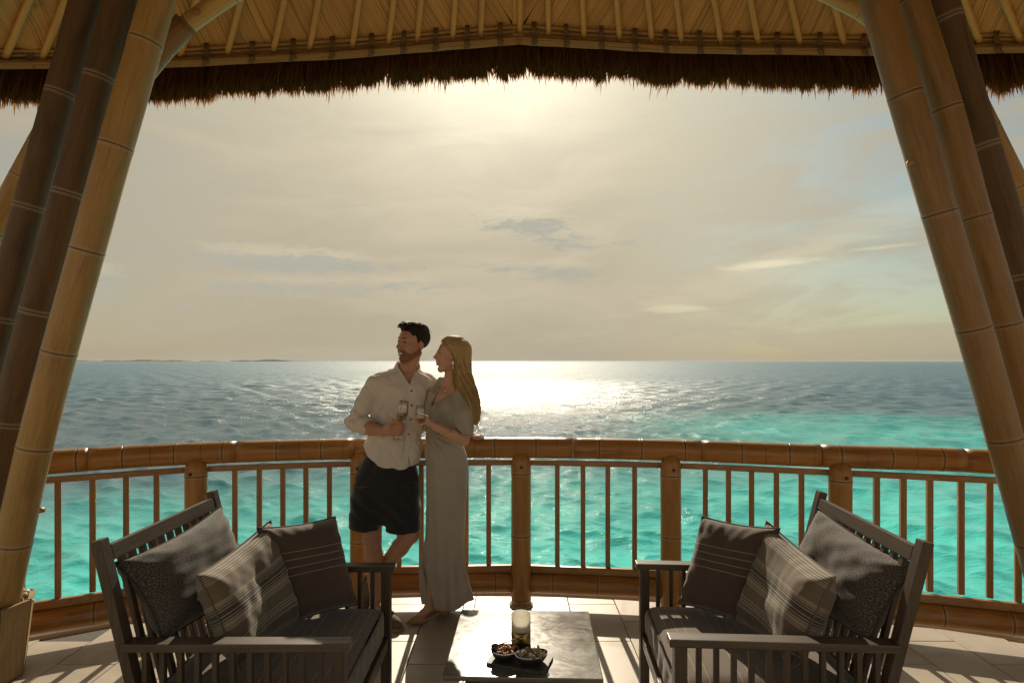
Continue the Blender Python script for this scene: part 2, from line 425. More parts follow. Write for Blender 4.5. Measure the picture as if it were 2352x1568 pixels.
# ------------------------------------------------------------------ sea and distant land
SEA_Z = -4.4
def build_sea():
    H = EYE-SEA_Z
    rs = [5.0]
    while rs[-1] < 30000:
        r = rs[-1]; rs.append(r*(1.0055 if r < 260 else 1.01 if r < 500 else 1.03))
    rs = np.array(rs)
    af = np.linspace(R(-46), R(46), 620); ab = np.linspace(R(46), R(314), 120)[1:-1]
    A = np.r_[af, ab]; nA = len(A)
    Rr, AA = np.meshgrid(rs, A, indexing='ij')
    X = Rr*np.sin(AA); Y = Rr*np.cos(AA); Z = np.zeros_like(X); DX = np.zeros_like(X); DY = np.zeros_like(X)
    g_ = np.random.default_rng(3)
    res = np.maximum(Rr*.0055, Rr*(af[1]-af[0]))
    for i in range(72):
        lam = .36*(5.5/.36)**g_.random(); th = R(200)+g_.normal(0, .62)   # waves run roughly towards the deck
        k = 2*math.pi/lam; kx, ky = k*math.sin(th), k*math.cos(th); ph = g_.random()*6.28
        amp = .0112*lam**0.72*(.5+g_.random()*.8)*(1.0 if lam < 5 else .55)
        att = np.clip((lam/res-2.5)/3, 0, 1)
        if lam < 3: att = att*(.75+.45*np.sin(X*.11+i)*np.sin(Y*.083+1.7*i))
        q = kx*X+ky*Y+ph+.6*np.sin(.21*X+.13*Y+i)
        Z += amp*att*np.cos(q); s_ = amp*att*np.sin(q)*.8
        DX -= s_*kx/k; DY -= s_*ky/k
    far = np.clip((Rr-45)/90, 0, 1)**.7
    for i in range(40):                 # swell outside the reef
        lam = 2.6*(11/2.6)**g_.random(); th = R(195)+g_.normal(0, .5); k = 2*math.pi/lam; kx, ky = k*math.sin(th), k*math.cos(th)
        att = np.clip((lam/res-2.2)/2.5, 0, 1)*far; q = kx*X+ky*Y+g_.random()*6.28+.8*np.sin(.09*X+.05*Y+i)
        Z += .011*lam**.6*att*np.cos(q)*(.6+.6*np.sin(X*.05+i*2)*np.sin(Y*.03+i))
    V = np.stack([X+DX, Y+DY, Z+SEA_Z], -1).reshape(-1, 3)
    i = np.arange(len(rs)-1)[:, None]*nA; j = np.arange(nA)[None]; j2 = (j+1) % nA
    Fc = np.stack([i+j, i+nA+j, i+nA+j2, i+j2], -1).reshape(-1, 4)[:, ::-1]
    m, g = mat('sea_water'); p = wpos(g); x, y, z = g.sep(p)
    r = g.m('SQRT', g.add(g.mul(x, x), g.mul(y, y)))
    pf = g.xyz(x, y, 0)
    w = g.sub(g.noise(g.scalev(pf, (.035, .05, 0)), 1.0, 4, .6), .5)
    az = g.m('ARCTAN2', x, y)
    # sandy shallows near the pier reach further out on the right; deep blue beyond the drop-off
    lim = g.add(g.add(30., g.mapr(az, .10, .62, 0, 13.)), g.mul(w, 22.))
    sh = g.mapr(r, g.mul(lim, 1.12), g.mul(lim, .48))
    sh = g.mapr(g.sub(r, lim), 12., -14., 0, 1)
    bank = g.mul(g.m('EXPONENT', g.mul(g.m('POWER', g.m('DIVIDE', g.sub(r, g.add(58., g.mul(w, 40.))), 16.), 2.0), -1.)), g.mapr(az, .10, .42, 0, .8))
    sh = g.m('MAXIMUM', sh, bank)
    patch = g.noise(g.scalev(pf, (.10, .16, 0)), 1.0, 4, .65)
    shallow = g.mix(g.mapr(patch, .36, .66), (.05, .49, .475), (.085, .67, .625))
    shallow = g.mix(g.mapr(g.add(y, g.mul(w, 6.)), 11.5, 8.), shallow, (.30, .255, .15))      # unseen water by the deck tinted sandy, added to warm the bounce light
    col = g.mix(sh, (.06, .145, .20), shallow)
    b1 = g.noise(g.scalev(pf, (2.0, 4.6, 0)), 1.0, 4, .62, .4)
    b2 = g.noise(g.scalev(pf, (6., 13., 0)), 1.0, 3, .6); b4 = g.noise(g.scalev(pf, (15., 32., 0)), 1.0, 2, .6)
    b3 = g.noise(g.scalev(pf, (.55, 1.3, 0)), 1.0, 4, .65, .3)
    h = g.add(g.add(g.add(g.mul(b1, g.mapr(r, 14., 70., .042, .085)), g.mul(b4, g.mapr(r, 14., 70., .002, .011))), g.mul(b2, g.mapr(r, 14., 70., .013, .036))), g.mul(g.mul(b3, .30), g.mapr(r, 40, 300)))
    nb = g.bump(h, 1.0, 1.0)
    finish(m, g, col, g.mapr(r, 18, 220, .03, .60), nb, IOR=1.33)
    o = mesh('sea', V, Fc, m, origin=(0, 0, SEA_Z)); tag(o, kind='structure')
    # low island on the horizon
    pts = []
    D = 5200.0
    prof = []
    for xx in np.linspace(60, 760, 160):
        f_ = min(1, (xx-60)/30, (760-xx)/160)
        hgt = (2.0+1.2*math.sin(xx*.021+1)+.9*math.sin(xx*.083)+.8*math.sin(xx*.31)*math.sin(xx*.05)+(1.2 if 585 < xx < 665 else 0)+(1.2 if 160 < xx < 200 else 0))
        prof.append(((xx-1176)/F*D, max(.2, hgt*f_)*D/F))
    V = []; Fc = []
    for k, (px, h_) in enumerate(prof):
        V += [(px, D, SEA_Z-1), (px, D+20, SEA_Z+h_+0.5), (px, D+160, SEA_Z+h_+.5), (px, D+180, SEA_Z-1)]
        if k:
            a = 4*(k-1); Fc += [[a+q, a+q+1, a+q+5, a+q+4] for q in range(3)]
    m2 = m_simple('island_scrub', (.09, .12, .10), .9, .02, .3)
    tag(mesh('distant_island', V, Fc, m2, smooth=False), kind='structure')
build_sea()

def build_bounce_beach():
    # unseen sand slope behind the viewer, added to bounce warm fill onto the deck
    xs = np.linspace(-90, 90, 60); ys = np.linspace(-5, -120, 50); g_ = np.random.default_rng(4)
    X, Y = np.meshgrid(xs, ys, indexing='ij')
    d = -5-Y+1.2*np.sin(X*.11)
    Z = SEA_Z-.6+np.minimum(d*.17, 4.2)+.06*np.sin(X*.7+Y*.4)*np.sin(Y*.5)
    V = np.stack([X, Y, Z], -1).reshape(-1, 3); n = len(ys)
    i = np.arange(len(xs)-1)[:, None]*n; j = np.arange(n-1)[None]
    Fc = np.stack([i+j, i+j+1, i+n+j+1, i+n+j], -1).reshape(-1, 4)
    sand = m_simple('bounce_sand', (.62, .45, .27), .9, 1.5, .12, .2)
    tag(mesh('bounce_beach', V, Fc[:, ::-1], sand, origin=(0, -60, SEA_Z)), kind='structure')
build_bounce_beach()

# ------------------------------------------------------------------ deck
RAILPTS = np.array([(-4.6, 1.6), (-3.6, 2.72), (-2.6, 3.385), (-1.94, 3.70), (-1.0, 3.90), (.06, 3.945), (1.02, 3.835), (1.93, 3.585), (2.72, 3.385), (3.6, 2.80), (4.6, 1.7)])
_rc = catmull(RAILPTS, 24)
def RY(x): return float(np.interp(x, _rc[:, 0], _rc[:, 1]))
def rail_x(px):                      # X where the sight line through column px meets the railing line
    t = (px-1176)/F; X = t*3.8
    for _ in range(40): X = .5*X+.5*t*RY(X)
    return X

def build_floor():
    # pebble-wash slab with the tiles set into it
    front = [(x, RY(x)+.36) for x in np.linspace(-4.5, 4.5, 61)]
    pts = front+[(4.6, -2.6), (-4.6, -2.6)]
    n = len(pts); V = [(x, y, -.012) for x, y in pts]+[(x, y, -.34) for x, y in pts]
    Fc = [list(range(n))[::-1], [n+i for i in range(n)]]+[[i, (i+1) % n, n+(i+1) % n, n+i] for i in range(n)]
    fl = mesh('floor', V, Fc, SLAB, smooth=False, origin=(0, 0, 0)); tag(fl, kind='structure')
    # pebble strip along the outer edge
    xs = np.linspace(-4.4, 4.4, 120); V = []; Fc = []
    for i, x in enumerate(xs):
        a, b = RY(x)+.125, RY(x)+.355
        V += [(x, a, -.009), (x, a, .006), (x, b, .004), (x, b, -.009)]
        if i: Fc += [[4*i-4+k, 4*i-4+k+1, 4*i+k+1, 4*i+k] for k in range(3)]
    strip = mesh('pebble_edge', V, Fc, CONC, fl)
    tag(strip, kind='stuff')
    gx = mesh('grout_bed', [(-4.4, -2.5, -.008), (4.4, -2.5, -.008)]+[(x, RY(x)+.123, -.008) for x in np.linspace(4.4, -4.4, 60)],
              [list(range(62))], GROUT, fl, smooth=False)
    W, L, gap = .3085, .52, .0022
    rr = random.Random(5)
    for i in range(-12, 14):
        x0 = -.553+W*i; x1 = x0+W
        yoff = 3.934 if i % 2 else 3.674
        for k in range(-3, 6):
            y1 = yoff+L*(k-1); y0 = y1-L
            if y1 < 2.2: continue
            e0, e1 = RY(x0)+.12, RY(x1)+.12
            if y0+.03 > min(e0, e1): continue
            c = [(x0+gap, y0+gap), (x1-gap, y0+gap), (x1-gap, min(y1-gap, e1)), (x0+gap, min(y1-gap, e0))]
            zz = rr.uniform(-.0008, .0008); b = .002
            V = [(x, y, -.007) for x, y in c]+[(x, y, zz-.002) for x, y in c]
            cx, cy = sum(q[0] for q in c)/4, sum(q[1] for q in c)/4
            V += [(x+(b if x < cx else -b), y+(b if y < cy else -b), zz) for x, y in c]
            Fc = [[8, 9, 10, 11]]+[[4+q, 4+(q+1) % 4, 8+(q+1) % 4, 8+q] for q in range(4)]+[[q, (q+1) % 4, 4+(q+1) % 4, 4+q] for q in range(4)]
            mesh('tile', V, Fc, TILE, fl, smooth=False)
    # plainer paving behind the camera, one sheet
    V = [(-4.2, -2.4, -.003), (4.2, -2.4, -.003), (4.2, 1.1, -.003), (-4.2, 1.1, -.003)]
    mesh('rear_paving', V, [[0, 1, 2, 3]], TILE, fl, smooth=False)
build_floor()

# ------------------------------------------------------------------ railing
POSTX = [-2.92, -1.94, -.985, .06, 1.012, 1.95, 2.93]
def build_railing():
    root = thing('bamboo_railing', 'curved bamboo balustrade with thick round handrail between deck and sea', 'railing', (0.06, RY(.06), 0))
    # posts
    for k, x in enumerate(POSTX):
        y = RY(x)-.03; r = .0645
        V, Fc, at = bamboo([(x, y, .0), (x, y, .5), (x, y, 1.0)], r, nodes=[.05, .46+.03*math.sin(k*2.1), .885+.02*math.cos(k)], seg=28, seed=k, ridge=.026)
        V = np.array(V); tp = V[:, 2] > .94; V[tp, :2] = np.array([x, y])+(V[tp, :2]-np.array([x, y]))*np.sqrt(np.clip(1-((V[tp, 2:3]-.94)/.075)**2, .1, 1))
        p = mesh('post', V, Fc, BAM_POST, root, attrs=at)
        V, Fc = lathe([(r+.012, -.0), (r+.014, .012), (r+.004, .016)], 28, (x, y, .0005)); mesh('post_collar', V, Fc, CONC, p)
        V, Fc = lathe([(.009, 0), (.009, .012), (.006, .014)], 10, (x, y-r-.001, .915), (0, -1, 0)); mesh('peg', V, Fc, WOOD_DARK, p)
        if k < len(POSTX)-1:
            xa, xb = x, POSTX[k+1]
            A = np.array([xa, RY(xa), 0]); B = np.array([xb, RY(xb), 0]); u = (B-A)/np.linalg.norm(B-A)
            a, b = A+u*.05, B-u*.05; L_ = np.linalg.norm(b-a)
            V, Fc, at = bamboo([a+(0, 0, .143), (a+b)/2+(0, 0, .143), b+(0, 0, .143)], .066, nodes=[.13+.05*math.sin(k*5), L_*.52, L_-.12], seg=24, seed=20+k, ridge=.026)
            mesh('bottom_rail', V, Fc, BAM_RAIL, root, attrs=at)
            for zc, h in ((.931, .034), (.2345, .045)):
                V, Fc = beam(a-u*.002+(0, 0, zc), b+u*.002+(0, 0, zc), h, .034, .003, up=(0, 1, 0)); mesh('slim_rail', V, Fc, WOOD_RAILH, root)
    # handrail: culm bent by saw cuts, one length per bay
    ends = [-3.6]+[(POSTX[i]+POSTX[i+1])/2+.12 for i in range(len(POSTX)-1)]+[3.6]
    ends = [-3.5, -2.46, -1.73, -1.02, .40, 1.20, 1.86, 2.60, 3.5]
    for k in range(len(ends)-1):
        xs = np.linspace(ends[k]+.0015, ends[k+1]-.0015, 9)
        pth = np.array([(x, RY(x), 1.028) for x in xs])
        L_ = np.linalg.norm(np.diff(pth, axis=0), axis=1).sum()
        V, Fc, at = bamboo(pth, .068, nodes=[q for q in np.arange(.1+.07*(k % 3), L_-.02, .27)], seg=28, seed=40+k, ridge=.028)
        p = mesh('handrail', V, Fc, BAM_RAIL, root, attrs=at)
        # thin saw cuts between nodes
        for q in np.arange(.235+.07*(k % 3), L_-.02, .27):
            s = q/L_; c = np.array([np.interp(s, np.linspace(0, 1, 9), pth[:, i]) for i in range(3)])
            d = pth[-1]-pth[0]
            V, Fc = tube([c-d/np.linalg.norm(d)*.0011, c+d/np.linalg.norm(d)*.0011], .0684, 28); mesh('saw_cut', V, Fc, WOOD_DARK, p)
    # baluster slats
    sm = None
    for px in [133.5, 213, 290, 360, 540, 596, 650, 703, 757, 917, 968, 1020, 1071, 1122.5, 1280, 1339, 1396, 1457.5, 1620, 1673, 1726, 1783, 1840.5, 2013, 2074, 2135, 2207, 2272.7, 2338, 50, -40]:
        x = rail_x(px); y = RY(x)
        if sm is None:
            V, Fc = cube((0, 0, 0), (.031, .03, .655), None, .0025); sm = np_mesh('slat', V, Fc, False); sm.materials.append(WOOD_SLAT)
        o = link('slat', sm, None, root, tuple(np.array([x, y, .586])-OFF[root.name]))
        t = (RY(x+.05)-RY(x-.05))/.1; o.rotation_euler.z = math.atan(t)
build_railing()

# ------------------------------------------------------------------ roof
APEX = np.array([.06, 1.8, 6.2])
_ev = [(-420, 152, 3.5), (60, 151, 4.1), (367, 149.5, 4.3), (796, 127, 4.5), (1190, 95, 4.6), (1556, 115.5, 4.5), (2008, 120.6, 4.3), (2352, 114, 4.05), (2800, 106, 3.5)]
EV = np.array([P(*e) for e in _ev])
def E(x): return np.array([x, np.interp(x, EV[:, 0], EV[:, 1]), np.interp(x, EV[:, 0], EV[:, 2])])
XC = EV[4, 0]
def outward(p):
    d = np.array([p[0]-APEX[0], p[1]-APEX[1], 0.]); return d/np.linalg.norm(d)
def eave_ring():
    front = [E(x) for x in np.linspace(EV[0, 0], EV[-1, 0], 60)]
    a0 = math.atan2(front[-1][1]-1.8, front[-1][0]-.06); a1 = math.atan2(front[0][1]-1.8, front[0][0]-.06)-2*math.pi
    back = []
    for t in np.linspace(0, 1, 40)[1:-1]:
        a = a0+(a1-a0)*t; rr_ = np.interp(t, [0, 1], [np.hypot(front[-1][0]-.06, front[-1][1]-1.8), np.hypot(front[0][0]-.06, front[0][1]-1.8)])
        back.append(np.array([.06+rr_*math.cos(a), 1.8+rr_*math.sin(a), np.interp(t, [0, 1], [front[-1][2], front[0][2]])]))
    return front+back

def build_roof():
    root = thing('thatched_roof', 'thatched pavilion roof with bamboo rafters and shaggy fringe over the deck', 'roof', (APEX[0], APEX[1], 3.6))
    ring = eave_ring(); n = len(ring)
    # thatch body: outer and inner cone
    V = []; Fc = []
    lay = []
    for t, up, out in ((0, .15, .17), (0, .33, .20), (.5, .45, .05), (.995, .5, 0), (.99, .2, 0), (.5, .19, 0), (0, .165, -.02)):
        lay.append([p+(APEX-p)*t+np.array([0, 0, up])+outward(p)*out for p in ring])
    for l in lay: V += l
    m_ = len(lay)
    for a in range(m_):
        b = (a+1) % m_
        for i in range(n):
            j = (i+1) % n; Fc.append([a*n+i, a*n+j, b*n+j, b*n+i])
    nv = len(V)
    mesh('thatch_body', V, Fc, THATCH_CORE, root, attrs=dict(tip=np.zeros(nv), shade=np.random.default_rng(2).random(nv)*.3))
    # ceiling planks: split bamboo boards laid on the slant, meeting at the middle rafter
    pr = random.Random(11)
    for side in (-1, 1):
        s_end = EV[0, 0]-1.5 if side < 0 else EV[-1, 0]+1.5
        s = 0.0
        while True:
            w = pr.uniform(.085, .125)
            k = pr.uniform(-.002, .004)
            # corners in (distance from the middle at the eave, t up the slope)
            def pt(sv, t, lift):
                sv = max(sv, 0.0); x = XC+side*sv
                xq = min(max(x, EV[0, 0]), EV[-1, 0]); p = E(xq)
                q = p+np.array([0, 0, .085])+(APEX-p)*t
                nrm = np.cross(APEX-p, E(xq+.05)-E(xq-.05)); nrm /= np.linalg.norm(nrm)
                if nrm[2] > 0: nrm = -nrm
                return q+nrm*lift
            c_ = 2.6; T = .44; V = []; N = 9; uv = []
            top = min(T, 1e9)
            tv = np.linspace(-.012, T, N)
            ok = 0
            for t in tv:
                a = s-c_*(T-t)+.0; # strip slides towards the middle as it rises
                a = s+c_*t-c_*T*0
                lo, hi = a+.001, a+w-.001
                lo2, hi2 = lo-c_*T*.0, hi
                V += [pt(lo2, t, .012+k), pt(hi2, t, .012+k), pt(hi2, t, .002), pt(lo2, t, .002)]
                uv += [(lo-a, t*3), (hi-a, t*3), (hi-a, t*3), (lo-a, t*3)]
                if hi2 > .01: ok = 1
            if ok:
                Fc = [[4*i+q, 4*i+(q+1) % 4, 4*i+4+(q+1) % 4, 4*i+4+q] for i in range(N-1) for q in range(4)]
                # keep only the part on this side of the middle
                V = np.array(V)
                mesh('ceiling_plank', V, Fc, PLANK, root, smooth=False, uv=uv)
            s += w
            if s > abs(s_end-XC): break
        # strips whose lower ends start beyond the middle line
        s = -.0
        while s > -2.6*.44:
            w = pr.uniform(.085, .125); V = []; uv = []
            t0_, t1_ = max(0, -s/2.6), min(.43, max(0, (w-s)/2.6)); tv = np.r_[np.linspace(t0_, t1_, 3), np.linspace(t1_, .44, 7)[1:]]
            for t in tv:
                a = s+2.6*t; lo, hi = a-w+.0015, a-.0015
                V += [pt(lo, t, .012), pt(hi, t, .012), pt(hi, t, .002), pt(lo, t, .002)]
                uv += [(-w, t*3), (0, t*3), (0, t*3), (-w, t*3)]
            Fc = [[4*i+q, 4*i+(q+1) % 4, 4*i+4+(q+1) % 4, 4*i+4+q] for i in range(8) for q in range(4)]
            mesh('ceiling_plank', V, Fc, PLANK, root, smooth=False, uv=uv)
            s -= w
    p0 = E(XC); nrm = np.cross(APEX-p0, np.array([1., 0, 0])); nrm /= np.linalg.norm(nrm); nrm *= -1 if nrm[2] > 0 else 1
    q0 = p0+np.array([0, 0, .085])+nrm*.024-(APEX-p0)*.012; q1 = q0+(APEX-p0)*.5
    V, Fc = beam(q0, q1, .085, .008, .002, up=tuple(nrm)); o = mesh('hip_board', V, Fc, PLANK, root, smooth=False)
    # rafters
    rp = [10, 97, 413, 521.6, 627, 710, 808.5, 892, 958, 1039.5, 1104, 1194, 1260, 1342, 1423.5, 1497.6, 1566, 1656, 1742.6, 1838, 1939.7, 2045, 2150, 2250.6, 2345, 205, 310, -90, 2440, -190, 2540]
    raf = []
    for k, px in enumerate(sorted(rp)):
        X = (px-1176)/F*4.3
        for _ in range(30): X = .5*X+.5*(px-1176)/F*E(min(max(X, EV[0, 0]), EV[-1, 0]))[1]
        if not EV[0, 0] < X < EV[-1, 0]: continue
        p = E(X); raf.append(X)
        d = (APEX-p); d /= np.linalg.norm(d); o = outward(p)
        st = p+np.array([0, 0, .052])+d*.005-o*.012
        V, Fc, at = bamboo([st, st+d*1.2, st+d*2.9], .0225, gap=.42, seg=14, seed=100+k, ridge=.026)
        mesh('rafter', V, Fc, BAM_RAFT, root, attrs=at)
    # eave bundle: split bamboo strips, upper batten, lashings
    for side in (0, 1):
        xs = np.linspace(EV[0, 0], XC, 26) if side == 0 else np.linspace(XC, EV[-1, 0], 26)
        for k, (dz, do, rad) in enumerate([(-.006, -.03, .0095), (.004, -.038, .009), (.014, -.030, .009), (-.012, -.012, .010), (.006, .0, .012), (-.013, .008, .010), (.020, -.012, .010), (.086, -.05, .0135), (.066, -.02, .012), (.046, .03, .012), (.068, .012, .013)]):
            jit = random.Random(k+10*side)
            pth = [E(x)+outward(E(x))*do+np.array([0, 0, dz+jit.uniform(-.002, .002)]) for x in xs]
            V, Fc, at = bamboo(pth, rad, gap=.36, seg=8, seed=200+k+20*side, ridge=.04)
            mesh('eave_batten' if k == 7 else 'eave_strip', V, Fc, BAM_SPLIT, root, attrs=at)
    raf.sort()
    for a, b in zip(raf[:-1], raf[1:]):
        x = (a+b)/2
        p = E(x); o = outward(p); t = E(x+.02)-E(x-.02); t /= np.linalg.norm(t)
        B_ = MB()
        for q in range(5):
            c = p+t*(q-2)*.0085+np.array([0, 0, -.006])-o*.012
            A = np.linspace(0, 2*math.pi, 15)
            B_.put(*tube([c+np.array([0, 0, .010])+o*.040*math.cos(a_)+np.array([0, 0, .026])*math.sin(a_) for a_ in A], .0042, 5, False))
        for q in range(4):
            c = p+t*(q-1.5)*.009
            B_.put(*tube([c+np.array([0, 0, .03])-o*.045, c+np.array([0, 0, .075])-o*.072, c+np.array([0, 0, .12])-o*.062], .004, 5))
        B_.put(*tube([p-o*.055+t*.02+np.array([0, 0, -.014]), p-o*.06+t*.028+np.array([0, 0, -.036])], .003, 4))
        V, Fc = B_.get(); mesh('rope_lashing', V, Fc, ROPE, root)
    # thatch fringe: hanging grass blades, too many to count
    g_ = np.random.default_rng(9); NB = 26000
    xs = g_.uniform(EV[0, 0]+.02, EV[-1, 0]-.02, NB)
    ev = np.stack([xs, np.interp(xs, EV[:, 0], EV[:, 1]), np.interp(xs, EV[:, 0], EV[:, 2])], 1)
    o = np.stack([ev[:, 0]-APEX[0], ev[:, 1]-APEX[1], np.zeros(NB)], 1); o /= np.linalg.norm(o, axis=1)[:, None]
    tg = np.stack([-o[:, 1], o[:, 0], np.zeros(NB)], 1)
    lay = g_.random(NB)
    st = ev+o*(.03+.20*lay)[:, None]; st[:, 2] += .16-.02*lay
    clump = .5+.5*np.sin(xs*9+np.sin(xs*23)*1.5)*np.sin(xs*41+1)
    tuft = np.round(xs*(15+3*np.sin(xs*3))); th_ = np.modf(np.sin(tuft*12.9898)*43758.5453)[0]
    Ln = .205+.06*g_.random(NB)+.03*clump+.05*np.abs(th_)+.10*np.abs(np.clip((np.abs(xs)-1.2)/3, 0, 1))*1.0
    long = g_.random(NB) < .02; Ln[long] += g_.random(long.sum())*.09
    lean = g_.normal(0, .05, NB)+.12*np.modf(np.sin(tuft*78.233)*24634.6)[0]+.11*np.sin(xs*13+2)*np.sin(xs*5.1); outw = .22+.16*g_.random(NB)
    dr = o*outw[:, None]+tg*lean[:, None]; dr[:, 2] -= 1; dr /= np.linalg.norm(dr, axis=1)[:, None]
    cur = tg*g_.normal(0, .03, NB)[:, None]-np.array([0, 0, .02])
    wd = g_.uniform(.0020, .0055, NB); tw = g_.normal(0, .5, NB)
    side = tg*np.cos(tw)[:, None]+o*np.sin(tw)[:, None]
    rows = []
    for t, wv in ((0, .8), (.55, 1.), (.87, 1.05), (1., .05)):
        c = st+dr*(Ln*t)[:, None]+cur*(t*t)
        rows += [c-side*(wd*wv)[:, None], c+side*(wd*wv)[:, None]]
    V = np.stack(rows, 1).reshape(-1, 3)
    b = np.arange(NB)[:, None]*8
    Fc = np.concatenate([b+np.array([[2*i, 2*i+1, 2*i+3, 2*i+2]]) for i in range(3)])
    ob = mesh('thatch_fringe', V, Fc, THATCH, root, attrs=dict(tip=np.tile([0, 0, .55, .55, .86, .86, 1, 1], NB), shade=np.repeat(g_.random(NB), 8)))
    tag(ob, kind='stuff')
build_roof()

# ------------------------------------------------------------------ leaning poles
def pole(pts, Y, rpx, node_y, m, label, cap_dy=0, seed=0, name='bamboo_pole', group=None, pegs=()):
    W = np.array([P(x, y, Y) for x, y in pts]); r = rpx*Y/F*.86
    W = W[np.argsort(W[:, 2])]
    path = catmull(W, 10); L = np.r_[0, np.cumsum(np.linalg.norm(np.diff(path, axis=0), axis=1))]
    nz = [EYE-(y-828.5)/F*Y for y in node_y]; nodes = [float(np.interp(z, path[:, 2], L)) for z in nz if path[0, 2] < z < path[-1, 2]]
    V, Fc, at = bamboo(W, r, nodes=nodes, gap=.5, seg=36, seed=seed, ridge=.026)
    root = thing(name, label, 'bamboo pole', tuple(W[0]), group)
    c = mesh('culm', V, Fc, m, root, attrs=at)
    for (px, py) in pegs:
        c0 = P(px, py, Y-r*.99); V, Fc = lathe([(.014, 0), (.014, .02), (.011, .024)], 12, c0, (-.3, -1, .05)); mesh('peg', V, Fc, WOOD_SLAT, root)
    return root
GL = 'leaning poles of the left support'; GR = 'leaning poles of the right support'
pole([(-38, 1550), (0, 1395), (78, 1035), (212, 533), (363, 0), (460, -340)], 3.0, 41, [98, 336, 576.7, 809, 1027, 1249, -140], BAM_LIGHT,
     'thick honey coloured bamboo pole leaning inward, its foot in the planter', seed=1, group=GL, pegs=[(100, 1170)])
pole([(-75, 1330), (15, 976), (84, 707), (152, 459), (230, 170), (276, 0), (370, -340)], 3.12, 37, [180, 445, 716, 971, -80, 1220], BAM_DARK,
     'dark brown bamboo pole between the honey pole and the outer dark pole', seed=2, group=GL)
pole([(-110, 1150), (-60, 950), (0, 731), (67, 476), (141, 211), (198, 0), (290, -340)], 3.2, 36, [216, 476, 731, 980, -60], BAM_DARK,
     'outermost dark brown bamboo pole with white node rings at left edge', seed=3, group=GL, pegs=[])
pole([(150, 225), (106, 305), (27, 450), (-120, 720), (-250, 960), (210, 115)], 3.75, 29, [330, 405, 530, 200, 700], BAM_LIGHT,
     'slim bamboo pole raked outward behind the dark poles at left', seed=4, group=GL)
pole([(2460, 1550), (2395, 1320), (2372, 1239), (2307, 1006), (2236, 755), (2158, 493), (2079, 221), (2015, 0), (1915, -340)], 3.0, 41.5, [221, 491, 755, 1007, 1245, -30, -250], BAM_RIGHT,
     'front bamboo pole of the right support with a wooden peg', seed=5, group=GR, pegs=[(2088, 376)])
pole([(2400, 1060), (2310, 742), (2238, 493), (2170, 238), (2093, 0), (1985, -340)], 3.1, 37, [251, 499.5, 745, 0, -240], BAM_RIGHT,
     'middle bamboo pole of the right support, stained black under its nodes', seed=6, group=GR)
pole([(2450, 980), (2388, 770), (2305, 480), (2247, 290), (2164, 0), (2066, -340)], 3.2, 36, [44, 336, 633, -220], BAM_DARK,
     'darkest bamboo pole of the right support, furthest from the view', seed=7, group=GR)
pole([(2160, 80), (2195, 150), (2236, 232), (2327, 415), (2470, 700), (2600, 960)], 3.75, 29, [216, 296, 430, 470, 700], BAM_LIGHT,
     'slim bamboo pole raked outward behind the right support', seed=8, group=GR)

def brace(pts, Y, rpx, sleeve, label, seed):
    W = np.array([P(x, y, Y) for x, y in pts]); r = rpx*Y/F
    root = thing('bamboo_brace', label, 'brace', tuple(W[0]), 'braces under the roof')
    V, Fc, at = bamboo(W, r, gap=.3, seg=20, seed=seed); mesh('culm', V, Fc, BAM_RAFT, root, attrs=at)
    S = np.array([P(x, y, Y) for x, y in sleeve])
    V, Fc, at = bamboo(S, r*1.28, nodes=[.13], gap=.3, seg=22, seed=seed+1); mesh('sleeve', V, Fc, BAM_RIGHT, root, attrs=at)
    c0 = P(*pts[2], Y)+np.array([0, -r*.95, -r*.3]); V, Fc = lathe([(.017, 0), (.017, .02), (.013, .024)], 12, c0, (.3, -1, -.3)); mesh('peg', V, Fc, WOOD_SLAT, root)
brace([(330, 165), (400, 84), (462, 34), (560, -28), (700, -100)], 3.3, 20, [(318, 178), (372, 112), (428, 55)], 'pale bamboo brace running from the left poles up to the ceiling', 31)
brace([(2040, 75), (1985, 32), (1930, 2), (1860, -32), (1700, -110)], 3.3, 18, [(2075, 98), (2050, 82), (2010, 50)], 'pale bamboo brace running from the right poles up to the ceiling', 33)

